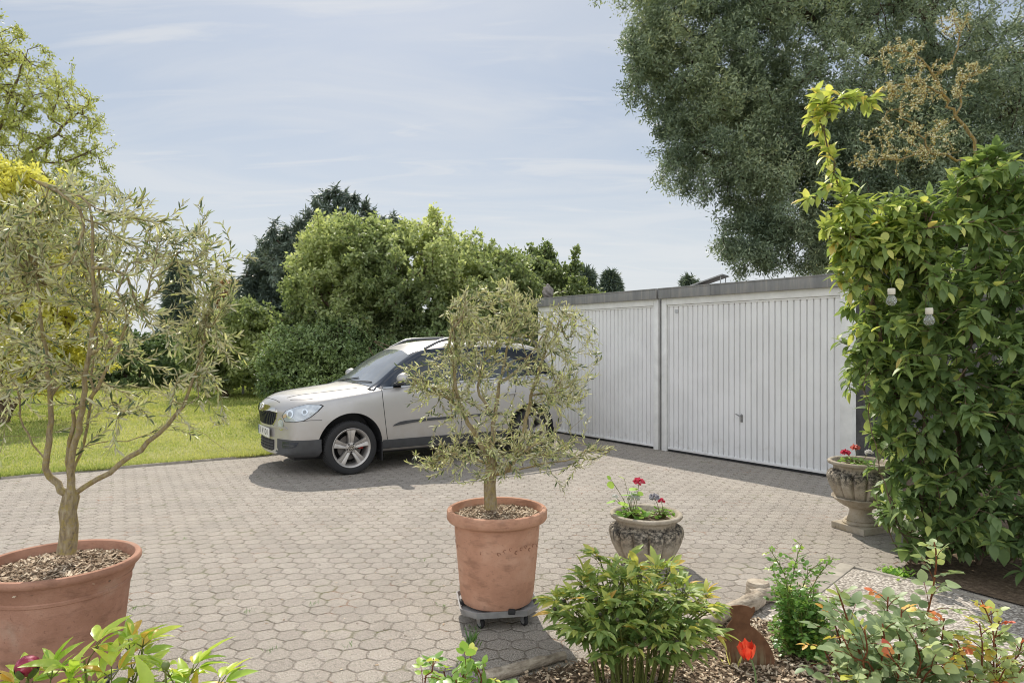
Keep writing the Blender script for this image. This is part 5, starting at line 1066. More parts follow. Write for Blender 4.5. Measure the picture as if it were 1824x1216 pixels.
# ------------------------------------------------------------------ big broad-leaved shrub on the right
def big_shrub():
    Y = 4.75; t = Tree(51); rg = np.random.default_rng(52); base = np.array((3.35, 4.75, 0.02))
    stems = [[(1660, 1055), (1650, 900), (1600, 700), (1560, 560), (1530, 430), (1495, 330), (1475, 260), (1462, 215)], [(1690, 1060), (1700, 850), (1720, 650), (1740, 480), (1755, 330), (1768, 275)], [(1660, 1055), (1640, 860), (1650, 660), (1655, 500), (1660, 380)], [(1720, 1060), (1790, 880), (1830, 700), (1850, 500), (1860, 380)],
             [(1650, 1050), (1590, 960), (1560, 880)], [(1640, 1040), (1575, 860), (1545, 720), (1540, 640)], [(1740, 1050), (1850, 950), (1940, 800), (1980, 600)], [(1462, 215), (1480, 190), (1520, 180), (1560, 178)]]
    for i, l in enumerate(stems): t.limb([P(x, y, Y + (0 if i in (0, 7) else (.25 * math.sin(i * 2.3)) * (k / len(l)))) for k, (x, y) in enumerate(l)], .08, .008)
    B = [blob(1690, 640, Y, 150, 230, .75, 1.2), blob(1790, 560, Y, 160, 250, .8, 1.2), blob(1618, 560, Y, 70, 150, .45, 1.3), blob(1562, 430, Y, 50, 75, .25, 1.5), blob(1600, 400, Y, 60, 60, .3, 1.3), blob(1518, 470, Y, 34, 60, .18, 1.5), blob(1545, 640, Y, 26, 90, .18, 1.2), blob(1625, 780, Y, 45, 130, .35), blob(1700, 880, Y, 130, 130, .6), blob(1655, 950, Y, 70, 80, .35), blob(1850, 850, Y, 150, 180, .75), blob(1760, 370, Y, 75, 75, .35, 1.3), blob(1500, 395, Y, 40, 42, .15, 1.6), blob(1625, 460, Y, 55, 70, .3), blob(1940, 640, Y, 120, 260, .7), blob(1765, 290, Y, 26, 36, .12, 1.5), blob(1608, 650, Y, 48, 100, .35, 1.3), blob(1790, 960, Y - .2, 90, 60, .4, 1)]
    tg = in_blobs(B, 2000, rg, .5, .12)
    tops = np.array([P(1462, 215, Y) + rg.normal(0, .04, 3) for _ in range(5)] + [P(x, 175, Y) + rg.normal(0, .035, 3) for x in np.linspace(1450, 1565, 11)] + [P(1470, 275, Y) + rg.normal(0, .05, 3) for _ in range(4)] + [P(1430 + 22 * k, 355 - 6 * k, Y) + rg.normal(0, .03, 3) for k in range(5)] + [P(x + rg.normal(0, 5), y, Y + rg.normal(0, .05)) for x0, y0 in ((1690, 325), (1725, 290), (1768, 262), (1800, 300), (1640, 400), (1600, 430), (1580, 470), (1530, 350), (1500, 340), (1660, 350), (1745, 320)) for x, y in zip(np.linspace(x0, x0 - 8, 4), np.linspace(y0, y0 + 60, 4))])
    t.grow(np.vstack([tg, tops]), 3, up=.25, along=.4, lmin=.16)
    c = P(1720, 640, Y)
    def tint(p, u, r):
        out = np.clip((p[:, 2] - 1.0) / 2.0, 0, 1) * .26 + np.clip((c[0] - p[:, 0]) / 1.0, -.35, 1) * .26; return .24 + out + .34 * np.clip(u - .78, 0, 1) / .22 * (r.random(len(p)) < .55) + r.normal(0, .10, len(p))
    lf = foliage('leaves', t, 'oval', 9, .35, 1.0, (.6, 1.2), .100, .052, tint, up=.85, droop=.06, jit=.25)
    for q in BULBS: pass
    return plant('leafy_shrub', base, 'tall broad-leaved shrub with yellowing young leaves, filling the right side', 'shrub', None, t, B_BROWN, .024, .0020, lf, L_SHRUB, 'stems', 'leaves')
big_shrub()
# lichen-covered dead branch sticking out of the shrub
def lichen():
    Y = 5.1; t = Tree(61); rg = np.random.default_rng(62)
    for l in [[(1745, 300), (1728, 250), (1705, 205), (1680, 170), (1662, 130), (1630, 100), (1590, 85)], [(1705, 205), (1720, 140), (1752, 130)], [(1680, 170), (1640, 150), (1590, 152)], [(1690, 120), (1710, 70), (1718, 45)], [(1662, 130), (1690, 120), (1700, 105)], [(1745, 300), (1660, 270), (1600, 285), (1530, 285)], [(1655, 280), (1640, 240), (1600, 200)]]: t.limb([P(x, y, Y) for x, y in l], .05, .010)
    tg = np.vstack([in_blobs([blob(1600, 95, Y, 40, 28, .15), blob(1665, 145, Y, 70, 40, .2), blob(1700, 45, Y, 35, 20, .1), blob(1735, 130, Y, 30, 20, .1), blob(1620, 250, Y, 90, 50, .2), blob(1540, 285, Y, 40, 16, .1), blob(1610, 165, Y, 50, 25, .15)], 430, rg, .3)])
    t.grow(tg, 3, up=.05, along=.2); cr = foliage('lichen', t, 'far', 15, .15, 1, (.4, 1.6), .017, .012, .5, up=0, jit=.5, seat=.006)
    mt = leaf_mat('lichen_tufts', [(0, (.12, .09, .04)), (.3, (.24, .19, .07)), (.5, (.29, .27, .16)), (1, (.44, .44, .36))], trans=.1, rough=.9, spec=.1)
    plant('dead_branch_bush', (P(1745, 300, Y)[0], Y, 0.02), 'dead bush branches crusted with orange and grey lichen above the shrub', 'bush', None, t.limb([(P(1745, 300, Y)[0] + .25, Y + .1, .02), P(1775, 700, Y), P(1745, 300, Y)], .2), B_LICHEN, .014, .0022, cr, mt, 'branches', 'lichen')
lichen()

# ------------------------------------------------------------------ yew behind the garages
def yew():
    Y = 15.5; t = Tree(71); rg = np.random.default_rng(72); b = P(1690, 770, Y); b[2] = 0
    t.limb([b, (b[0], Y, 2.5), (b[0] - .2, Y, 5), (b[0] - .3, Y + .2, 8), (b[0], Y, 11.5)], .4, .03)
    for l in [[(1690, 330), (1560, 250), (1420, 190), (1280, 120), (1180, 110)], [(1690, 420), (1560, 400), (1440, 400), (1350, 440)], [(1685, 200), (1540, 90), (1400, 10), (1280, -60)], [(1690, 300), (1800, 200), (1920, 120)], [(1690, 450), (1820, 400), (1950, 350)], [(1690, 120), (1600, -20), (1500, -150)], [(1690, 260), (1480, 270), (1330, 290), (1230, 260)]]: t.limb([P(x, y, Y + .8 * math.sin(k + x)) for k, (x, y) in enumerate(l)], .4, .05)
    B = [blob(1265, 110, Y, 138, 145, 1.6, 1.25), blob(1300, 250, Y, 130, 110, 1.5, 1.2), blob(1400, 330, Y, 120, 105, 1.5, 1.1), blob(1345, 430, Y, 65, 58, .9, 1.3), blob(1480, 130, Y, 220, 200, 2.2, .9), blob(1560, 330, Y, 150, 170, 2.2, .9), blob(1700, 300, Y, 200, 220, 2.5, .9), blob(1850, 250, Y, 220, 260, 2.5, .8), blob(1700, 560, Y, 230, 130, 2, .6), blob(1300, -60, Y, 190, 120, 1.8, .9), blob(1560, -120, Y, 300, 160, 2.4, .6), blob(1158, 75, Y, 46, 70, .8, 1.2), blob(1455, 455, Y, 45, 40, .7, .8), blob(1820, 480, Y, 200, 150, 2, .6)]
    tg = in_blobs(B, 7200, rg, .32, 1.2); t.grow(tg, 3, up=-.10, along=.4, lmin=.15)
    tint = lambda p, u, r: .40 + .18 * np.sin(p[:, 0] * 2.1 + p[:, 2] * 1.6) + .12 * np.sin(p[:, 1] * 3 + p[:, 2] * 4.1) + r.normal(0, .18, len(p))
    lf = foliage('needles', t, 'far', 95, .15, 1.03, (.5, 1.5), .100, .030, tint, up=.35, droop=.22, jit=.5, seat=.09)
    plant('yew_tree', b, 'huge dark yew tree rising behind the garages, top right', 'tree', None, t, B_DARK, .22, .008, lf, L_YEW, 'trunk', 'crown')
yew()

# ------------------------------------------------------------------ background shrubs and trees
def bush(name, base_px, Y, limbs, blobs, n, per, L, W, mat, bk, label, cat, seed, kind='far', tint=.5, droop=.1, up=.15, group=None, root=.09, tip=.006, along=.4, seat=.05, shell=.55, ang=(.4, 1.3), extra=None, upn=.5, zmin=.1, seg=3, lmin=.30):
    t = Tree(seed); rg = np.random.default_rng(seed + 1); b = P(base_px, HY, Y); b[2] = 0
    for l in limbs: t.limb([b if q is None else (P(*q, Y) if len(q) == 2 else P(q[0], q[1], q[2])) for q in l], .3, .015)
    tg = in_blobs(blobs, n, rg, shell, zmin)
    if extra is not None: tg = np.vstack([tg, extra(rg)])
    t.grow(tg, seg, up=up, along=along, lmin=lmin)
    tf = tint if callable(tint) else (lambda p, u, r: tint + .14 * np.sin(p[:, 0] * 1.9 + p[:, 2] * 2.3) + .1 * np.sin(p[:, 1] * 2.7 - p[:, 2] * 3.1) + r.normal(0, .17, len(p)))
    lf = foliage('foliage', t, kind, per, .22, 1.03, ang, L, W, tf, up=upn, droop=droop, jit=.35, seat=seat)
    return plant(name, tuple(b), label, cat, group, t, bk, root, tip, lf, mat, 'trunk', 'crown')
GB = 'shrubs and trees behind the lawn'
Yh = 15.6
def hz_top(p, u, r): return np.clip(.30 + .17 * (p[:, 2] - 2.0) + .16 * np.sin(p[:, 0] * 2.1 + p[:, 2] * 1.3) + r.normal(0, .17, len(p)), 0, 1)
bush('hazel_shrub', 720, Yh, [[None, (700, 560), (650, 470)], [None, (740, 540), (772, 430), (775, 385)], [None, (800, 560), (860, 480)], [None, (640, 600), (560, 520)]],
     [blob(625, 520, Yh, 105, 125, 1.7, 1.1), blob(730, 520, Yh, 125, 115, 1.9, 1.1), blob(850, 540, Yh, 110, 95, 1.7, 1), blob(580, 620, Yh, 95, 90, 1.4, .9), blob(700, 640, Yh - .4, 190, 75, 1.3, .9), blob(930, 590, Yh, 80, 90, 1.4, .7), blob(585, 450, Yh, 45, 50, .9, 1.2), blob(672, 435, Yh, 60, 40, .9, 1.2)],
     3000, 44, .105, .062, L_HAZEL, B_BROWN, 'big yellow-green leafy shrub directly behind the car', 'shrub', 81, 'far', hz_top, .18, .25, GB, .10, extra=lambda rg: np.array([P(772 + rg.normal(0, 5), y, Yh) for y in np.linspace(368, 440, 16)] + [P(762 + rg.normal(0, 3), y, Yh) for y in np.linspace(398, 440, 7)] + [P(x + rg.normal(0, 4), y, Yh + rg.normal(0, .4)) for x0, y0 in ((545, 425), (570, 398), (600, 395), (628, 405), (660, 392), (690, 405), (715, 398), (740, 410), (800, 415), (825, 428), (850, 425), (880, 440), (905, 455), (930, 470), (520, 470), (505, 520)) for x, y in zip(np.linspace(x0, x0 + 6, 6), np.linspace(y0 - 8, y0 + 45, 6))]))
bush('evergreen_shrub', 545, 14.2, [[None, (540, 640), (530, 590)], [None, (600, 650), (620, 600)]], [blob(530, 650, 14.2, 62, 70, .9, 1.1), blob(600, 650, 14.2, 90, 78, 1.0, 1), blob(690, 670, 14.0, 95, 62, .9, 1), blob(790, 660, 14.0, 90, 70, .9, .9), blob(505, 690, 14.2, 38, 36, .6, 1.2)],
     1900, 40, .085, .045, L_MID, B_DARK, 'dark green shrub with dense low foliage just beyond the car bonnet', 'shrub', 91, 'far', .48, .25, .15, GB, .07)
bush('leafy_tree', 960, 18.0, [[None, (960, 540), (965, 450)], [None, (1000, 560), (1020, 480)], [None, (930, 540), (920, 470)]], [blob(960, 510, 18, 55, 55, 1.2, 1.1), blob(1005, 520, 18, 42, 42, 1.0, 1), blob(905, 520, 18, 60, 62, 1.2), blob(985, 560, 18, 100, 50, 1.2), blob(840, 500, 18.5, 60, 55, 1.2, .9), blob(970, 462, 18, 22, 30, .5, 1.3)],
     1000, 40, .12, .075, L_HAZEL, B_BROWN, 'green bush with upright bare twigs above the far left garage corner', 'shrub', 101, 'far', .36, .15, .3, GB, .10, extra=lambda rg: np.array([P(x + rg.normal(0, 3), y, 18) for x in (945, 970, 1022, 868) for y in np.linspace(440, 480, 5)]))
Yc = 23.0
SPIRES = [(492, 432), (510, 415), (530, 402), (548, 385), (563, 362), (580, 350), (597, 345), (615, 352), (632, 358), (650, 372), (665, 385), (683, 400), (700, 395), (712, 405), (474, 455), (462, 480)]
def conifer(name, px, Y, top, halfw, bottom, label, seed, n, col=L_CON, group=GB, L=.30, W=.05, per=46):
    t = Tree(seed); rg = np.random.default_rng(seed + 1); b = P(px, HY, Y); b[2] = 0; zt = P(px, top, Y)[2]; zb = max(.4, P(px, bottom, Y)[2]); R = halfw / FPX * Y
    t.limb([b, (b[0], Y, zt * .5), (b[0] + .05, Y, zt)], .3, .02); h = rg.random(n) ** .85; a = rg.uniform(0, 2 * PI, n); lay = np.round(h * 13) / 13 * .6 + h * .4; r = R * (1 - lay) ** .72 * (.55 + .45 * rg.random(n)) * (1 + .16 * np.sin(a * 3 + lay * 9)) + .06
    tg = np.stack([b[0] + r * np.cos(a), Y + r * np.sin(a), zb + (zt - zb) * lay - .10 * r], 1); t.grow(tg, 3, up=.10, along=.2)
    lf = foliage('needles', t, 'far', per, .2, 1.03, (.3, 1.1), L, W, .45, up=.3, droop=.35, jit=.4, seat=.07)
    return plant(name, tuple(b), label, 'conifer', group, t, B_DARK, .16, .010, lf, col, 'trunk', 'crown')
# dark drooping conifer with a broad uneven crown
bush('dark_conifer', 600, Yc, [[None, (600, 560), (605, 420), (600, 350)], [None, (560, 500), (520, 440)], [None, (640, 500), (680, 420)], [None, (520, 560), (470, 520)]], [*[blob(x, y + 32, Yc, 12, h * .8, .5, 1.2) for x, y, h in ((575, 385, 36), (598, 372, 36), (620, 378, 34), (642, 395, 32), (662, 405, 32), (555, 400, 30), (530, 420, 30), (510, 432, 28), (492, 440, 30), (700, 418, 26), (688, 420, 22))], blob(605, 440, Yc, 40, 40, 1.2, 1), blob(545, 462, Yc, 34, 30, 1.1, 1), blob(500, 480, Yc, 52, 70, 1.5, 1), blob(470, 560, Yc, 48, 80, 1.5, 1), blob(600, 510, Yc, 110, 95, 2.0, .6), blob(520, 610, Yc, 90, 70, 1.5, .7), blob(445, 540, Yc, 26, 40, .8, .9)],
     1700, 50, .24, .045, L_CON, B_DARK, 'tall blackish conifer with hanging sprays behind the yellow-green shrub', 'conifer', 111, 'far', .45, .75, .05, GB, .25, .012, seat=.05, ang=(.3, 1.0), extra=lambda rg: np.array([P(x + rg.normal(0, 1.5 + .09 * (y - y0)), y, Yc + rg.normal(0, .25)) for x, y0 in SPIRES for y in np.linspace(y0 - 12, y0 + 40, 11)]))
conifer('spruce', 1043, 34, 482, 26, 570, 'small distant blue-green spruce, left of the pair over the garage roof', 121, 260, L=.42, W=.07)
conifer('spruce', 1088, 36, 488, 27, 575, 'small distant spruce, right of the pair over the garage roof', 125, 260, L=.42, W=.07)
conifer('spruce', 318, 30, 470, 32, 640, 'dark far spruce seen through the left olive', 131, 330, L=.4, W=.06)
conifer('spruce', 1228, 30, 497, 18, 560, 'tip of a conifer peeping over the roof beside the solar panel', 135, 90, L=.4, W=.06)
bush('light_shrub', 400, 19.5, [[None, (400, 620), (395, 560)], [None, (440, 620), (450, 560)]], [blob(400, 600, 19.5, 52, 55, 1.2), blob(445, 590, 19.5, 45, 48, 1.1), blob(370, 640, 19.5, 45, 45, 1.1), blob(470, 640, 19.5, 40, 55, 1.1, .9), blob(425, 655, 19.5, 70, 40, 1)],
     850, 40, .13, .075, L_HAZEL, B_BROWN, 'light green rounded shrub at the far lawn edge left of the dark conifer', 'shrub', 141, 'far', .52, .1, .2, GB)
bush('dark_hedge_shrub', 250, 24, [[None, (250, 640)], [None, (180, 640)], [None, (320, 640)]], [blob(250, 640, 24, 110, 50, 1.4), blob(150, 630, 24, 100, 58, 1.4), blob(340, 650, 24, 60, 42, 1.2), blob(40, 630, 24, 120, 60, 1.4)], 1000, 36, .17, .09, L_MID, B_DARK, 'dark hedge across the back of the lawn', 'hedge', 151, 'far', .30, .2, .1, GB)
bush('reddish_shrub', 410, 27, [[None, (410, 560), (415, 510)]], [blob(412, 530, 27, 24, 28, .8)], 160, 34, .16, .09, leaf_mat('reddish_leaf', [(0, (.13, .075, .045)), (1, (.30, .20, .11))], trans=.3), B_BROWN, 'thin reddish young tree far behind the light shrub', 'tree', 155, group=GB)
Yg = 13.2
bush('golden_shrub', 10, Yg, [[None, (15, 560), (30, 420)], [None, (-60, 520), (-40, 380)], [None, (90, 560), (110, 460)]], [blob(10, 480, Yg, 105, 120, 1.5), blob(-90, 470, Yg, 120, 170, 1.6), blob(75, 510, Yg, 85, 120, 1.3), blob(70, 360, Yg, 60, 60, .9, 1.1), blob(20, 370, Yg, 75, 70, 1.0, 1.2), blob(-20, 320, Yg, 60, 45, .8, 1.2), blob(60, 620, Yg, 105, 70, 1.3), blob(150, 590, Yg, 60, 80, 1.0, .8)],
     1500, 40, .10, .065, L_GOLD, B_BROWN, 'bright golden-yellow leaved bush behind the left olive', 'shrub', 161, 'far', .55, .15, .2, GB)
Yw = 20.0
bush('pale_green_tree', -60, Yw, [[None, (-50, 420), (-20, 280), (20, 170), (50, 90)], [(-40, 360), (20, 300), (85, 250), (140, 200)], [(-30, 330), (50, 290), (110, 290), (160, 270)], [(-20, 280), (-10, 170), (0, 60)], [(-45, 380), (-120, 280), (-180, 180)], [(60, 285), (100, 330), (150, 340)]],
     [blob(70, 230, Yw, 105, 110, 1.8), blob(10, 150, Yw, 85, 95, 1.6), blob(110, 310, Yw, 72, 60, 1.3), blob(-80, 200, Yw, 130, 170, 2.2), blob(30, 330, Yw, 110, 70, 1.6), blob(130, 190, Yw, 40, 55, .9, .8), blob(20, 75, Yw, 30, 40, .8, .8)],
     1400, 32, .088, .042, L_WIL, B_BROWN, 'tall pale green tree with fine upright twigs in the upper left corner', 'tree', 171, 'far', .5, -.05, -.15, GB, .11, .007, seat=.05, ang=(.3, .9), seg=4, lmin=.12, along=.2)
# bare sticks in front of the shrub
t = Tree(181); rgx = np.random.default_rng(182)
for k in range(11):
    x0 = 690 + rgx.uniform(-10, 40); t2 = [P(x0, 690, 13.2), P(x0 + rgx.uniform(-30, 60), 650, 13.1), P(x0 + rgx.uniform(-60, 120), rgx.uniform(595, 640), 13)]
    if k == 0: t.limb(t2, .2)
    else: t.pos += [np.array(q) for q in smooth_path(t2, .2)]; n = len(smooth_path(t2, .2)); s0 = len(t.pos) - n; t.par += [-1] + list(range(s0, s0 + n - 1))
o = empty('bare_twigs', (P(715, HY, 13.2)[0], 13.2, 0), 0, 'bundle of bare arching twigs behind the car roof', 'twigs'); me = t.mesh('stems', .016, .009, .009); me.transform(Matrix.Translation(-o.location)); link('stems', me, B_BROWN, o)
# low white bench far back at the lawn edge
o = empty('garden_bench', P(402, HY, 20.5) * np.array((1, 1, 0)), .1, 'low pale wooden bench at the far lawn edge under the shrubs', 'bench'); M_PALE = simple_mat('pale_wood', (.42, .41, .39), .8, 0, .2)
for z in (.42, .62):
    m = MB(); m.box(-.62, .62, -.03 if z > .5 else -.22, .0 if z > .5 else .20, z, z + .045, .006); m.build('seat' if z < .5 else 'backrest', M_PALE, o)
for x in (-.5, .5):
    m = MB(); m.box(x - .03, x + .03, -.02, .04, 0, .62, .004); m.build('leg', M_PALE, o)
# ------------------------------------------------------------------ foreground plants
def stems_mesh(name, paths, r0, r1, n=6):
    m = MB()
    for p in paths:
        q = smooth_path(p, .03); k = len(q); m.tube([tuple(v) for v in q], [r0 + (r1 - r0) * i / max(1, k - 1) for i in range(k)], n)
    me = bpy.data.meshes.new(name); bmesh.ops.recalc_face_normals(m.b, faces=m.b.faces); m.b.to_mesh(me); m.b.free(); me.polygons.foreach_set('use_smooth', [True] * len(me.polygons)); return me
def peony(name, base, spots, label, seed, mat, leafL, buds=True, tintb=.35, leafn=6, low=.35):
    """many upright stems with leaves divided into long leaflets; spots are stem tips"""
    rg = np.random.default_rng(seed); paths = []; pet = []; D = []; N = []; Pp = []; LL = []; TT = []; bud = []
    for tip in spots:
        tip = np.array(tip); foot = np.array((base[0], base[1], .01)) + np.array((tip[0] - base[0], tip[1] - base[1], 0)) * .42 + np.append(rg.normal(0, .02, 2), 0)
        mid = foot * .45 + tip * .55 + np.array((-(tip[0] - base[0]) * .10, -(tip[1] - base[1]) * .10, .04)); pth = smooth_path([foot, mid, tip], .03); paths.append([foot, mid, tip]); bud.append((tip, pth[-1] - pth[-2]))
        spin = rg.uniform(0, 6.3)
        for k in range(leafn):
            u = low + (1 - low) * (k + .6) / leafn; i = min(len(pth) - 2, int(u * (len(pth) - 1))); a = pth[i]; ax = norm(pth[i + 1] - pth[i]); spin += 2.4; out = np.array((math.cos(spin), math.sin(spin), .15)); el = .95 if k < leafn - 2 else .55
            d = norm(ax * math.cos(el) + out * math.sin(el)); ln = leafL * rg.uniform(.75, 1.1) * (1.0 if k < leafn - 1 else .6); e = a + d * ln; pet.append([a, a + d * ln * .55 + np.array((0, 0, .008)), e]); sd = norm(np.cross(d, (0, 0, 1.)))
            for br, w in ((-1, .8), (0, 1), (1, .8)):
                dd = norm(d + sd * br * .75 + np.array((0, 0, -.08))); st = e + dd * leafL * .28 * (1 if br else 1.2); pet.append([e, (e + st) / 2, st])
                for lf in ((-1, 0, 1) if k >= 1 else (-1, 0, 1)):
                    d3 = norm(dd + sd * lf * .55 + np.array((0, 0, -.22)) + rg.normal(0, .12, 3)); Pp.append(st); D.append(d3); N.append(norm(np.array((0, 0, 1.)) + rg.normal(0, .28, 3))); LL.append(leafL * rg.uniform(.75, 1.15) * w * (.78 if lf else 1)); TT.append(tintb + .30 * max(0, u - .55) / .45 + rg.normal(0, .14) + (.28 if rg.random() < .10 else 0))
    o = empty(name, (*base, .01), 0, label, 'peony', 'peonies in the foreground'); off = Matrix.Translation((-base[0], -base[1], -.01)); LL = np.array(LL)
    me = stems_mesh('stems', paths, .0055, .0030); me.transform(off); link('stems', me, B_GREEN, o); me = stems_mesh('leaf_stalks', pet, .0022, .0014, 4); me.transform(off); link('leaf_stalks', me, B_GREEN, o)
    me = leaves('leaves', 'lance', np.array(Pp), np.array(D), np.array(N), LL, LL * .34, np.array(TT)); me.transform(off); link('leaves', me, mat, o)
    return o, bud
# bushy peony behind the bed edge
rg = np.random.default_rng(7); PB = (P(1128, 1200, 3.05)[0], 3.05); tips = []
for k in range(46):
    a = 2.4 * k; r = .385 * math.sqrt((k + .5) / 46); tips.append((PB[0] + r * math.cos(a) * 1.0, PB[1] + r * math.sin(a) * .72, .515 - .20 * (r / .385) ** 2 + rg.uniform(-.05, .04)))
tips.append((P(1068, 985, 3.1)[0], 3.1, P(1068, 995, 3.1)[2]))
o, bud = peony('peony_bush', PB, tips, 'bushy peony with bronze tipped leaves in front of the footless urn', 8, L_PEONY, .088, tintb=.36)
M_BUD = simple_mat('dark_bud', (.055, .05, .03), .5, 0, .3)
for tip, d in bud[::2]:
    m = MB(); m.lathe([(0, -.008), (.006, -.006), (.009, .002), (.007, .009), (0, .012)], 10, Matrix.Translation(Vector(tip) - o.location) @ Vector(d).to_track_quat('Z', 'Y').to_matrix().to_4x4()); m.build('bud', M_BUD, o, True)
# bright peony at the lower left edge, close to the camera
tips = [P(*q) for q in ((150, 1175, 2.02), (255, 1155, 2.05), (60, 1230, 1.98), (200, 1235, 1.95), (320, 1215, 2.0), (100, 1250, 1.9), (10, 1240, 2.05), (290, 1270, 1.9), (230, 1200, 2.1), (375, 1240, 2.0), (340, 1265, 2.05))]
FB = (P(170, HY, 2.0)[0], 2.0); o, bud = peony('peony_bush', FB, tips, 'bright green peony with one red bud at the lower left edge', 17, L_PEONY2, .105, tintb=.50, leafn=4, low=.55)
def peony_bud(c, d, r, o):
    M = Matrix.Translation(Vector(c) - o.location) @ Vector(d).to_track_quat('Z', 'Y').to_matrix().to_4x4() @ Matrix.Scale(r, 4)
    m = MB(); m.lathe([(0, -.9), (.45, -.75), (.85, -.25), (1, .2), (.88, .65), (.55, .98), (.2, 1.1), (0, 1.08)], 28, M, .05, lambda q, z, a: q * (1 + .06 * math.sin(a * 3 + z * 2.2))); s = NT('peony_petal'); p = s.obj(); sp_ = s.n('ShaderNodeSeparateXYZ'); s.put(p, sp_.inputs[0]); s.bsdf(s.ramp(s.noise(p, 60, 3), [(.35, (.22, .012, .035)), (.55, (.36, .03, .075)), (.72, (.62, .20, .27))]), .5); b = m.build('bud', s.m, o, True)
    for k in range(5):
        a = k * 2 * PI / 5; m = MB(); n = 9; rows = []
        for i in range(6):
            u = i / 5; w = .52 * math.sin(PI * min(.98, .12 + u * .85)); row = []
            for j in range(5):
                t = (j / 4 - .5) * 2 * w; z = -.85 + u * 1.15; R = (1.03 + .05 * u) * math.sqrt(max(.05, 1 - (z / 1.25) ** 2)) * 1.0; row.append(m.b.verts.new(M @ Vector((R * math.cos(a + t), R * math.sin(a + t), z))))
            rows.append(row)
        for A, B in zip(rows, rows[1:]):
            for j in range(4): m.b.faces.new((A[j], A[j + 1], B[j + 1], B[j]))
        m.build('sepal', simple_mat('bud_sepal', (.10, .15, .04), .45, 0, .3), b, True)
c = P(48, 1188, 1.93); peony_bud(c, (.12, -.1, .9), .029, o); me = stems_mesh('stem', [[(FB[0] - .12, FB[1] - .05, .01), (c[0] + .02, c[1], c[2] - .25), c]], .004, .003); me.transform(Matrix.Translation(-o.location)); link('flower_stalk', me, B_GREEN, o)
c = P(295, 1185, 1.9); m = MB(); m.lathe([(0, -.012), (.008, -.009), (.012, 0), (.009, .009), (0, .013)], 14, Matrix.Translation(Vector(c) - o.location)); m.build('green_bud', simple_mat('green_bud', (.14, .18, .05), .5), o, True)
me = stems_mesh('stem', [[(FB[0] + .05, FB[1], .01), (c[0] - .01, c[1], c[2] - .2), c]], .004, .0028); me.transform(Matrix.Translation(-o.location)); link('flower_stalk', me, B_GREEN, o)

# roses: thorny canes with leaves of five or seven rounded leaflets
def rose(name, base, canes, label, seed, mat, leafL, per_m, bk, tint, cat='rose bush', pairs=2, ry=(.5, 1.2), wl=.72, red_top=.9, low=.15, r0=.005):
    rg = np.random.default_rng(seed); Pp, D, N, LL, TT, pet, thorn = [], [], [], [], [], [], []
    for cn in canes:
        q = smooth_path(cn, .012); n = max(3, int(np.linalg.norm(np.array(cn[-1]) - np.array(cn[0])) * per_m)); spin = rg.uniform(0, 6.3)
        for k in range(n):
            u = low + (1 - low) * (k + rg.uniform(.2, .8)) / n; i = min(len(q) - 2, int(u * (len(q) - 1))); ax = norm(q[i + 1] - q[i]); spin += 2.4; o1 = around(ax[None], np.array([rg.uniform(*ry)]), np.array([spin]), rg, .1)[0]; rl = leafL * (1.9 if pairs > 1 else 1.2) * rg.uniform(.7, 1.1) * (.6 if u > .9 else 1)
            a = q[i]; e = a + o1 * rl + np.array((0, 0, -.10 * rl)); md = (a + e) / 2 + np.array((0, 0, .10 * rl)); pet.append([a, md, e]); sd = norm(np.cross(o1, (0, 0, 1.)) + rg.normal(0, .05, 3)); tt = tint + rg.normal(0, .13) + (red_top - tint) * np.clip((u - .90) / .1, 0, 1)
            up = norm(np.array((0, 0, 1.)) - o1 * o1[2] + rg.normal(0, .22, 3)); s = .62 if u > .92 else rg.uniform(.8, 1.1)
            Pp.append(e); D.append(norm(o1 + np.array((0, 0, -.18)))); N.append(up); LL.append(leafL * 1.1 * s); TT.append(tt)
            for j in range(pairs):
                f = .88 - .42 * j; c = (1 - f) ** 2 * a + 2 * f * (1 - f) * md + f * f * e
                for w in (-1, 1): Pp.append(c + sd * w * .003); D.append(norm(o1 * .55 + sd * w + np.array((0, 0, -.12)) + rg.normal(0, .08, 3))); N.append(norm(up + rg.normal(0, .15, 3))); LL.append(leafL * s * rg.uniform(.8, 1.0) * (1 - .12 * j)); TT.append(tt + rg.normal(0, .05))
        for i in range(3, len(q) - 4, 4): ax = norm(q[i + 1] - q[i]); th = around(ax[None], np.array([1.5]), np.array([rg.uniform(0, 6.3)]), rg, .1)[0]; thorn.append([q[i], q[i] + th * .004, q[i] + th * .008 - np.array((0, 0, .002))])
    o = empty(name, (base[0], base[1], .01), 0, label, cat, 'rose bushes in the bed'); off = Matrix.Translation((-base[0], -base[1], -.01)); LL = np.array(LL)
    me = stems_mesh('canes', canes, r0, r0 * .5); me.transform(off); link('canes', me, bk, o)
    me = stems_mesh('leaf_stalks', pet, .0016, .0010, 4); me.transform(off); link('leaf_stalks', me, bk, o)
    if thorn: me = stems_mesh('thorns', thorn, .0016, .0003, 3); me.transform(off); link('thorns', me, bk, o)
    me = leaves('leaves', 'rose', np.array(Pp), np.array(D), np.array(N), LL, LL * wl, np.array(TT)); me.transform(off); link('leaves', me, mat, o); return o
def cane(foot, *pts): return [np.array((*foot, .01))] + [P(*p) for p in pts]
rb = (P(1428, HY, 3.38)[0], 3.38); rg = np.random.default_rng(3)
cs = [cane(rb, (1405, 1080, 3.35), (1418, 1000, 3.3), (1428, 968, 3.3)), cane(rb, (1405, 1090, 3.3), (1400, 1030, 3.3), (1372, 978, 3.3)), cane(rb, (1430, 1090, 3.35), (1455, 1030, 3.4), (1485, 992, 3.4)), cane(rb, (1420, 1090, 3.4), (1440, 1020, 3.4), (1470, 1000, 3.4)), cane(rb, (1400, 1090, 3.4), (1382, 1030, 3.4), (1375, 1005, 3.4))]
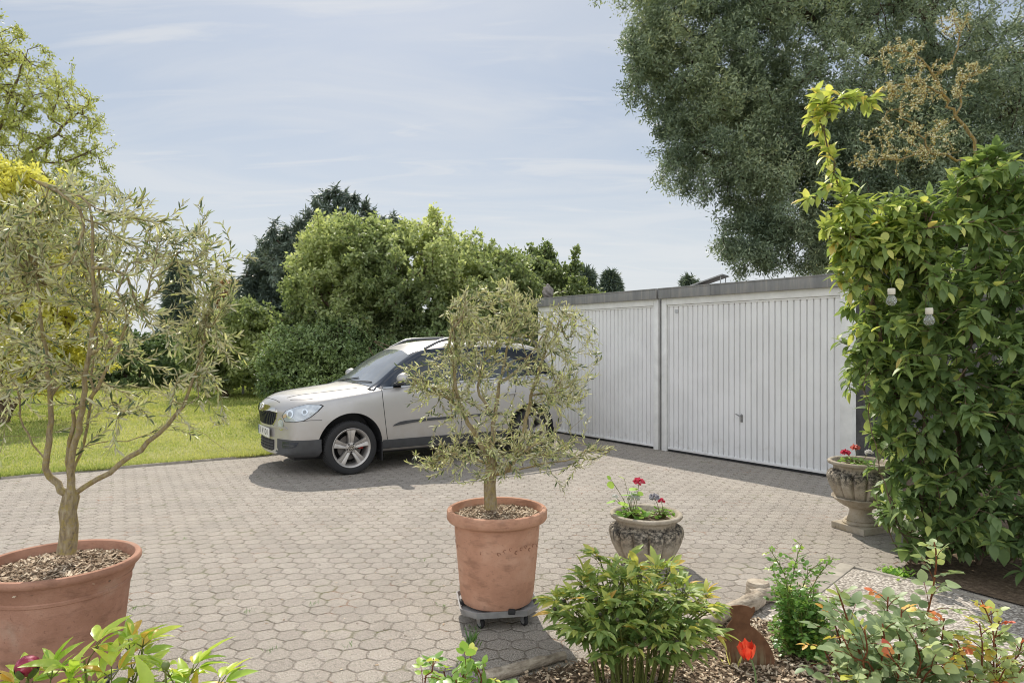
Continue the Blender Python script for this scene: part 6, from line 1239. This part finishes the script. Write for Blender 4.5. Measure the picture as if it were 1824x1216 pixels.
for k in range(46):
    a = rg.uniform(0, 6.3); r = rg.uniform(.04, .19); z = rg.uniform(.10, .36); cs.append([np.array((rb[0] + .3 * r * math.cos(a), rb[1] + .3 * r * math.sin(a), .01)), np.array((rb[0] + .6 * r * math.cos(a), rb[1] + .6 * r * math.sin(a), z * .6)), np.array((rb[0] + r * math.cos(a), rb[1] + r * math.sin(a), z))])
rose('small_rose_bush', rb, cs, 'compact small-leaved rose bush beside the rusty cat', 41, L_ROSE2, .026, 55, B_GREEN, .42, red_top=.9, low=.1, r0=.0035)
rb2 = (P(1590, HY, 2.45)[0], 2.45)
cs = [cane(rb2, (1620, 1195, 2.45), (1655, 1080, 2.45), (1668, 1000, 2.45), (1664, 965, 2.45)), cane(rb2, (1540, 1190, 2.4), (1512, 1110, 2.45), (1490, 1045, 2.5)), cane(rb2, (1580, 1180, 2.5), (1580, 1100, 2.5), (1582, 1062, 2.5)), cane(rb2, (1600, 1190, 2.4), (1604, 1130, 2.4), (1606, 1085, 2.4)), cane(rb2, (1570, 1200, 2.35), (1576, 1150, 2.35), (1572, 1110, 2.35)),
      cane(rb2, (1660, 1200, 2.4), (1676, 1150, 2.4), (1682, 1100, 2.42)), cane(rb2, (1520, 1200, 2.5), (1500, 1150, 2.55), (1480, 1090, 2.6)), cane(rb2, (1540, 1200, 2.3), (1545, 1160, 2.3), (1540, 1120, 2.3)), cane(rb2, (1630, 1210, 2.3), (1640, 1180, 2.3), (1630, 1140, 2.3)), cane(rb2, (1500, 1210, 2.4), (1480, 1180, 2.45), (1465, 1150, 2.45)), cane(rb2, (1560, 1200, 2.3), (1520, 1170, 2.3), (1500, 1130, 2.35)), cane(rb2, (1600, 1200, 2.25), (1600, 1185, 2.25), (1580, 1165, 2.25)), cane(rb2, (1650, 1200, 2.3), (1690, 1190, 2.3), (1700, 1160, 2.3))]
rose('rose_bush', rb2, cs, 'large grey-green leaved rose with a tall red shoot, front right', 43, L_ROSE, .050, 30, B_RED, .36, red_top=.93, low=.28, r0=.0055)
rb3 = (P(1770, HY, 2.3)[0], 2.3)
cs = [cane(rb3, (1750, 1200, 2.3), (1750, 1150, 2.3), (1745, 1110, 2.3)), cane(rb3, (1770, 1180, 2.35), (1768, 1120, 2.4), (1748, 1068, 2.4)), cane(rb3, (1775, 1180, 2.4), (1772, 1140, 2.4), (1780, 1105, 2.4)), cane(rb3, (1800, 1200, 2.4), (1815, 1165, 2.4), (1822, 1135, 2.4)), cane(rb3, (1725, 1200, 2.3), (1715, 1170, 2.3), (1705, 1140, 2.35)), cane(rb3, (1810, 1210, 2.3), (1840, 1180, 2.3), (1850, 1150, 2.3)), cane(rb3, (1780, 1210, 2.3), (1790, 1190, 2.3), (1795, 1170, 2.3))]
rose('rose_bush', rb3, cs, 'low rose with red young shoots in the lower right corner', 47, L_ROSE, .038, 32, B_RED, .60, red_top=.97, low=.3, r0=.0045)
rb4 = (P(815, HY, 2.35)[0], 2.35)
cs = [cane(rb4, (755, 1230, 2.3), (770, 1195, 2.3), (772, 1172, 2.3)), cane(rb4, (820, 1230, 2.35), (832, 1190, 2.35), (838, 1168, 2.35)), cane(rb4, (850, 1240, 2.35), (858, 1210, 2.35), (850, 1188, 2.35)), cane(rb4, (800, 1240, 2.35), (795, 1210, 2.35), (790, 1195, 2.35)), cane(rb4, (870, 1240, 2.4), (880, 1220, 2.4), (886, 1210, 2.4)), cane(rb4, (820, 1250, 2.3), (815, 1225, 2.3), (812, 1210, 2.3))]
rose('rose_bush', rb4, cs, 'tips of a rose with one orange leaf at the bottom edge below the orange pot', 53, L_ROSE2, .042, 14, B_RED, .55, red_top=.95, low=.72, r0=.0045)

# red tulip
TY = 2.55; tp = P(1332, 1157, TY); tu = empty('tulip', (P(1350, HY, TY)[0], TY, .01), 0, 'single red tulip in front of the rusty cat', 'tulip'); off = -tu.location
def petal_mat(name, a, b): s = NT(name); o = s.obj(); c = s.mix(s.range(s.noise(s.mapping(o, scale=(40, 40, 6)), 1.5, 4), .35, .7), a, b); bs = s.bsdf(c, .42, None, 0, .5, final=False); tr = s.n('ShaderNodeBsdfTranslucent'); s.put(c, tr.inputs[0]); mx = s.n('ShaderNodeMixShader'); mx.inputs[0].default_value = .45; s.t.links.new(bs, mx.inputs[1]); s.t.links.new(tr.outputs[0], mx.inputs[2]); s.t.links.new(mx.outputs[0], s.out.inputs[0]); return s.m
M_TUL = petal_mat('tulip_petal', (.62, .035, .018), (.80, .13, .06))
for k in range(6):
    a = k * PI / 3 + .3; R0 = .030 if k % 2 else .026; m = MB(); rows = []
    for i in range(9):
        u = i / 8; w = .66 * math.sin(PI * (.10 + .80 * u)) ** .8 * (1 if u < .97 else .45); rr = R0 * (math.sin(PI * min(.62, .10 + u * .56)) ** .7) * (1 + .08 * (k % 2)); z = .066 * u; row = []
        for j in range(7):
            t = (j / 6 - .5) * 2 * w; q = 1 + .10 * (j / 3 - 1) ** 2 * u; row.append(m.b.verts.new((rr * q * math.cos(a + t), rr * q * math.sin(a + t), z - .010 * (j / 3 - 1) ** 2 * (u > .8))))
        rows.append(row)
    for A, B in zip(rows, rows[1:]):
        for j in range(6): m.b.faces.new((A[j], A[j + 1], B[j + 1], B[j]))
    pt = m.build('petal', M_TUL, tu, True); pt.data.transform(Matrix.Translation(Vector(tp) + off + Vector((0, 0, -.033))) @ Matrix.Rotation(-.12, 4, 'Y'))
me = stems_mesh('stem', [[np.array(tu.location), P(1345, 1195, TY), tp - np.array((0, 0, .032))]], .0042, .0034, 8); me.transform(Matrix.Translation(off)); link('stem', me, simple_mat('tulip_stem', (.16, .24, .09), .5), tu)
lv = leaves('leaf', 'lance', np.array([np.array(tu.location)] * 2), np.array([(-.5, .2, 1.), (.45, -.2, 1.)]), np.array([(1., 0, .4), (-1., 0, .4)]), [.26, .22], [.045, .04], np.array([.5, .6])); lv.transform(Matrix.Translation(off)); link('leaf', lv, L_PEONY2, tu)
# small yellowed blades beside the cat
bl = leaves('withered_blades', 'olive', np.array([gp(1300, 1186), gp(1312, 1190), gp(1296, 1188)]), np.array([(-.15, 0, 1.), (.35, 0, .8), (-.4, .1, .5)]), np.array([(0, -1., .3)] * 3), [.13, .07, .05], [.018, .012, .01], np.array([.85, .8, .9])); bl.name = 'withered_blades'
o = link('seedling', bl, L_GOLD); tag(o, 'small yellowing seedling blades at the left foot of the rusty cat', 'seedling')

# geraniums in the urns
M_PINK = petal_mat('pink_petal', (.62, .03, .09), (.78, .16, .24)); M_SALMON = petal_mat('salmon_petal', (.68, .16, .13), (.82, .36, .30)); M_WHITE = petal_mat('white_petal', (.70, .70, .70), (.80, .79, .77)); M_MAUVE = petal_mat('grey_mauve_petal', (.36, .36, .40), (.50, .49, .55))
def umbel(o, c, r, mat, seed, foot, name='flower_head'):
    rg = np.random.default_rng(seed); n = 70; v = norm(rg.normal(size=(n, 3))); v[:, 2] = np.abs(v[:, 2]) * .8 - .15; p = v * r * rg.uniform(.55, .8, (n, 1)); d = norm(v + rg.normal(0, .5, (n, 3)))
    me = leaves(name, 'round', p + np.array(c), d, norm(v + rg.normal(0, .3, v.shape)), r * .55, r * .5, rg.random(n)); me.transform(Matrix.Translation(-o.location)); f = link(name, me, mat, o)
    me = stems_mesh('stalk', [[np.array(foot), (np.array(foot) + np.array(c)) / 2 + np.array((.006, 0, .015)), np.array(c)]], .0026, .0018); me.transform(Matrix.Translation(-o.location)); link('flower_stalk', me, B_GREEN, o)
def geranium(urn, zr, centre, R, nleaf, Ls, heads, label, seed, extra=()):
    rg = np.random.default_rng(seed); c = np.array((*centre, zr)); o = empty('geranium', c, 0, label, 'geranium', 'geraniums planted in the urns'); pet = []; Pp = []; D = []; N = []; LL = []; TT = []
    for k in range(nleaf):
        a = 2.4 * k; r = R * math.sqrt((k + .5) / nleaf); h = rg.uniform(.02, .075) * (1.2 - r / R * .6); e = c + np.array((r * math.cos(a), r * math.sin(a) * .8, h)); pet.append([c + np.array((.3 * r * math.cos(a), .3 * r * math.sin(a), 0)), (c + e) / 2 + np.array((0, 0, h * .4)), e]); Pp.append(e); D.append(norm(np.array((math.cos(a), math.sin(a), rg.uniform(-.4, .3))))); N.append(norm(np.array((0, 0, 1.)) + rg.normal(0, .4, 3))); LL.append(Ls * rg.uniform(.7, 1.2)); TT.append(rg.uniform(.1, .9))
    for e, L_, dd in extra: e = np.array(e); pet.append([c, (c + e) / 2 + np.array((0, 0, .02)), e]); Pp.append(e); D.append(norm(np.array(dd, float))); N.append(norm(np.array((0, -.35, 1.)) + rg.normal(0, .25, 3))); LL.append(L_); TT.append(rg.uniform(.5, 1))
    M = Matrix.Translation(-o.location); me = stems_mesh('stems', pet, .002, .0013, 5); me.transform(M); link('stems', me, B_GREEN, o); LL = np.array(LL); me = leaves('leaves', 'round', np.array(Pp), np.array(D), np.array(N), LL, LL * 1.05, np.array(TT)); me.transform(M); link('leaves', me, L_GER, o)
    for hc, r, mt, sd in heads: umbel(o, hc, r, mt, sd, c + np.array(((hc[0] - c[0]) * .3, 0, .01)))
Yu = 4.80
ex = [(P(1094, 863, Yu), 0.055, (-1, -.3, .1)), (P(1112, 852, Yu), 0.047, (-.8, 0, .5)), (P(1120, 870, Yu), 0.065, (.8, -.3, .1)), (P(1095, 890, Yu), 0.068, (-1, -.4, -.2)), (P(1125, 878, Yu), 0.060, (1, -.5, 0)), (P(1108, 893, Yu), 0.073, (.1, -1, -.1)), (P(1136, 876, Yu), 0.044, (.8, -.4, -.3)), (P(1088, 853, Yu), 0.034, (-.6, 0, .6)), (P(1115, 880, Yu), 0.065, (-.2, -1, .2))]
geranium(u1, .330, (U1[0] - .105, U1[1] - .02), .095, 40, .044, [(P(1138, 858, Yu), 0.036, M_PINK, 1), (P(1129, 886, Yu), 0.047, M_WHITE, 2), (P(1096, 884, Yu), .020, M_WHITE, 3)], 'leggy pink and white geranium on the left of the footless urn', 61, ex)
geranium(u1, .330, (U1[0] + .105, U1[1] - .02), .085, 46, .026, [(P(1178, 892, Yu), .024, M_PINK, 4), (P(1165, 886, Yu), 0.036, M_MAUVE, 5)], 'compact pink geranium on the right of the footless urn', 63)
me = stems_mesh('s', [[(U1[0] - .12, U1[1], .33), P(1107, 870, Yu), P(1104, 840, Yu)]], .0024, .0016)
Yv = 5.68; zr = BZ + .318
geranium(u2, zr, (U2[0] - .06, U2[1] - .03), .13, 60, .030, [(P(1506, 806, Yv), .036, M_PINK, 7), (P(1523, 798, Yv), .036, M_SALMON, 8), (P(1548, 806, Yv + .05), .032, M_WHITE, 9)], 'pink and salmon geranium in the tall footed urn', 65)
# weeds and grass tufts in the joints, fallen twigs
rg = np.random.default_rng(77); pts = []
for px, py, n in ((838, 1150, 40), (846, 1120, 22), (830, 1180, 26), (440, 1090, 14), (560, 1075, 10), (790, 1080, 10), (240, 1085, 12), (750, 1000, 8), (1100, 1060, 10), (330, 960, 8), (620, 1150, 8), (480, 1160, 8)):
    g = gp(px, py); q = np.tile(np.array(g), (n, 1)); q[:, :2] += rg.normal(0, .018, (n, 2)); pts.append(q)
q = np.vstack(pts); n = len(q); az = rg.uniform(0, 6.3, n); d = np.stack([np.cos(az) * .6, np.sin(az) * .6, np.ones(n)], 1)
L = rg.uniform(.010, .032, n); L[:40] *= 3.0; tag(link('joint_weeds', leaves('joint_weeds', 'olive', q, d, norm(rg.normal(size=(n, 3)) + np.array((0, 0, .2))), L, L * .07 + .001, rg.random(n) * .5), L_ROSE2), kind='stuff')
nn = 700; q = np.stack([rg.uniform(-3.2, 3.2, nn), rg.uniform(2.6, 9, nn), np.full(nn, .003)], 1); q = q[~inside(BED, q)]; tag(link('leaf_litter', chips('leaf_litter', q, rg, (.006, .030), (.002, .009), .1), M_CHIP), kind='stuff')
# tufts along the foot of the shrub
n = 160; q = np.tile(np.array(gp(1600, 1022)), (n, 1)); q[:, 0] += rg.normal(0, .05, n); q[:, 1] += rg.normal(0, .06, n); az = rg.uniform(0, 6.3, n); tag(link('ground_weeds', leaves('ground_weeds', 'rose', q, np.stack([np.cos(az), np.sin(az), rg.uniform(.3, 1.5, n)], 1), np.tile(np.array((0, 0, 1.)), (n, 1)) + rg.normal(0, .3, (n, 3)), rg.uniform(.02, .05, n), .02, rg.random(n)), L_GER), kind='stuff')
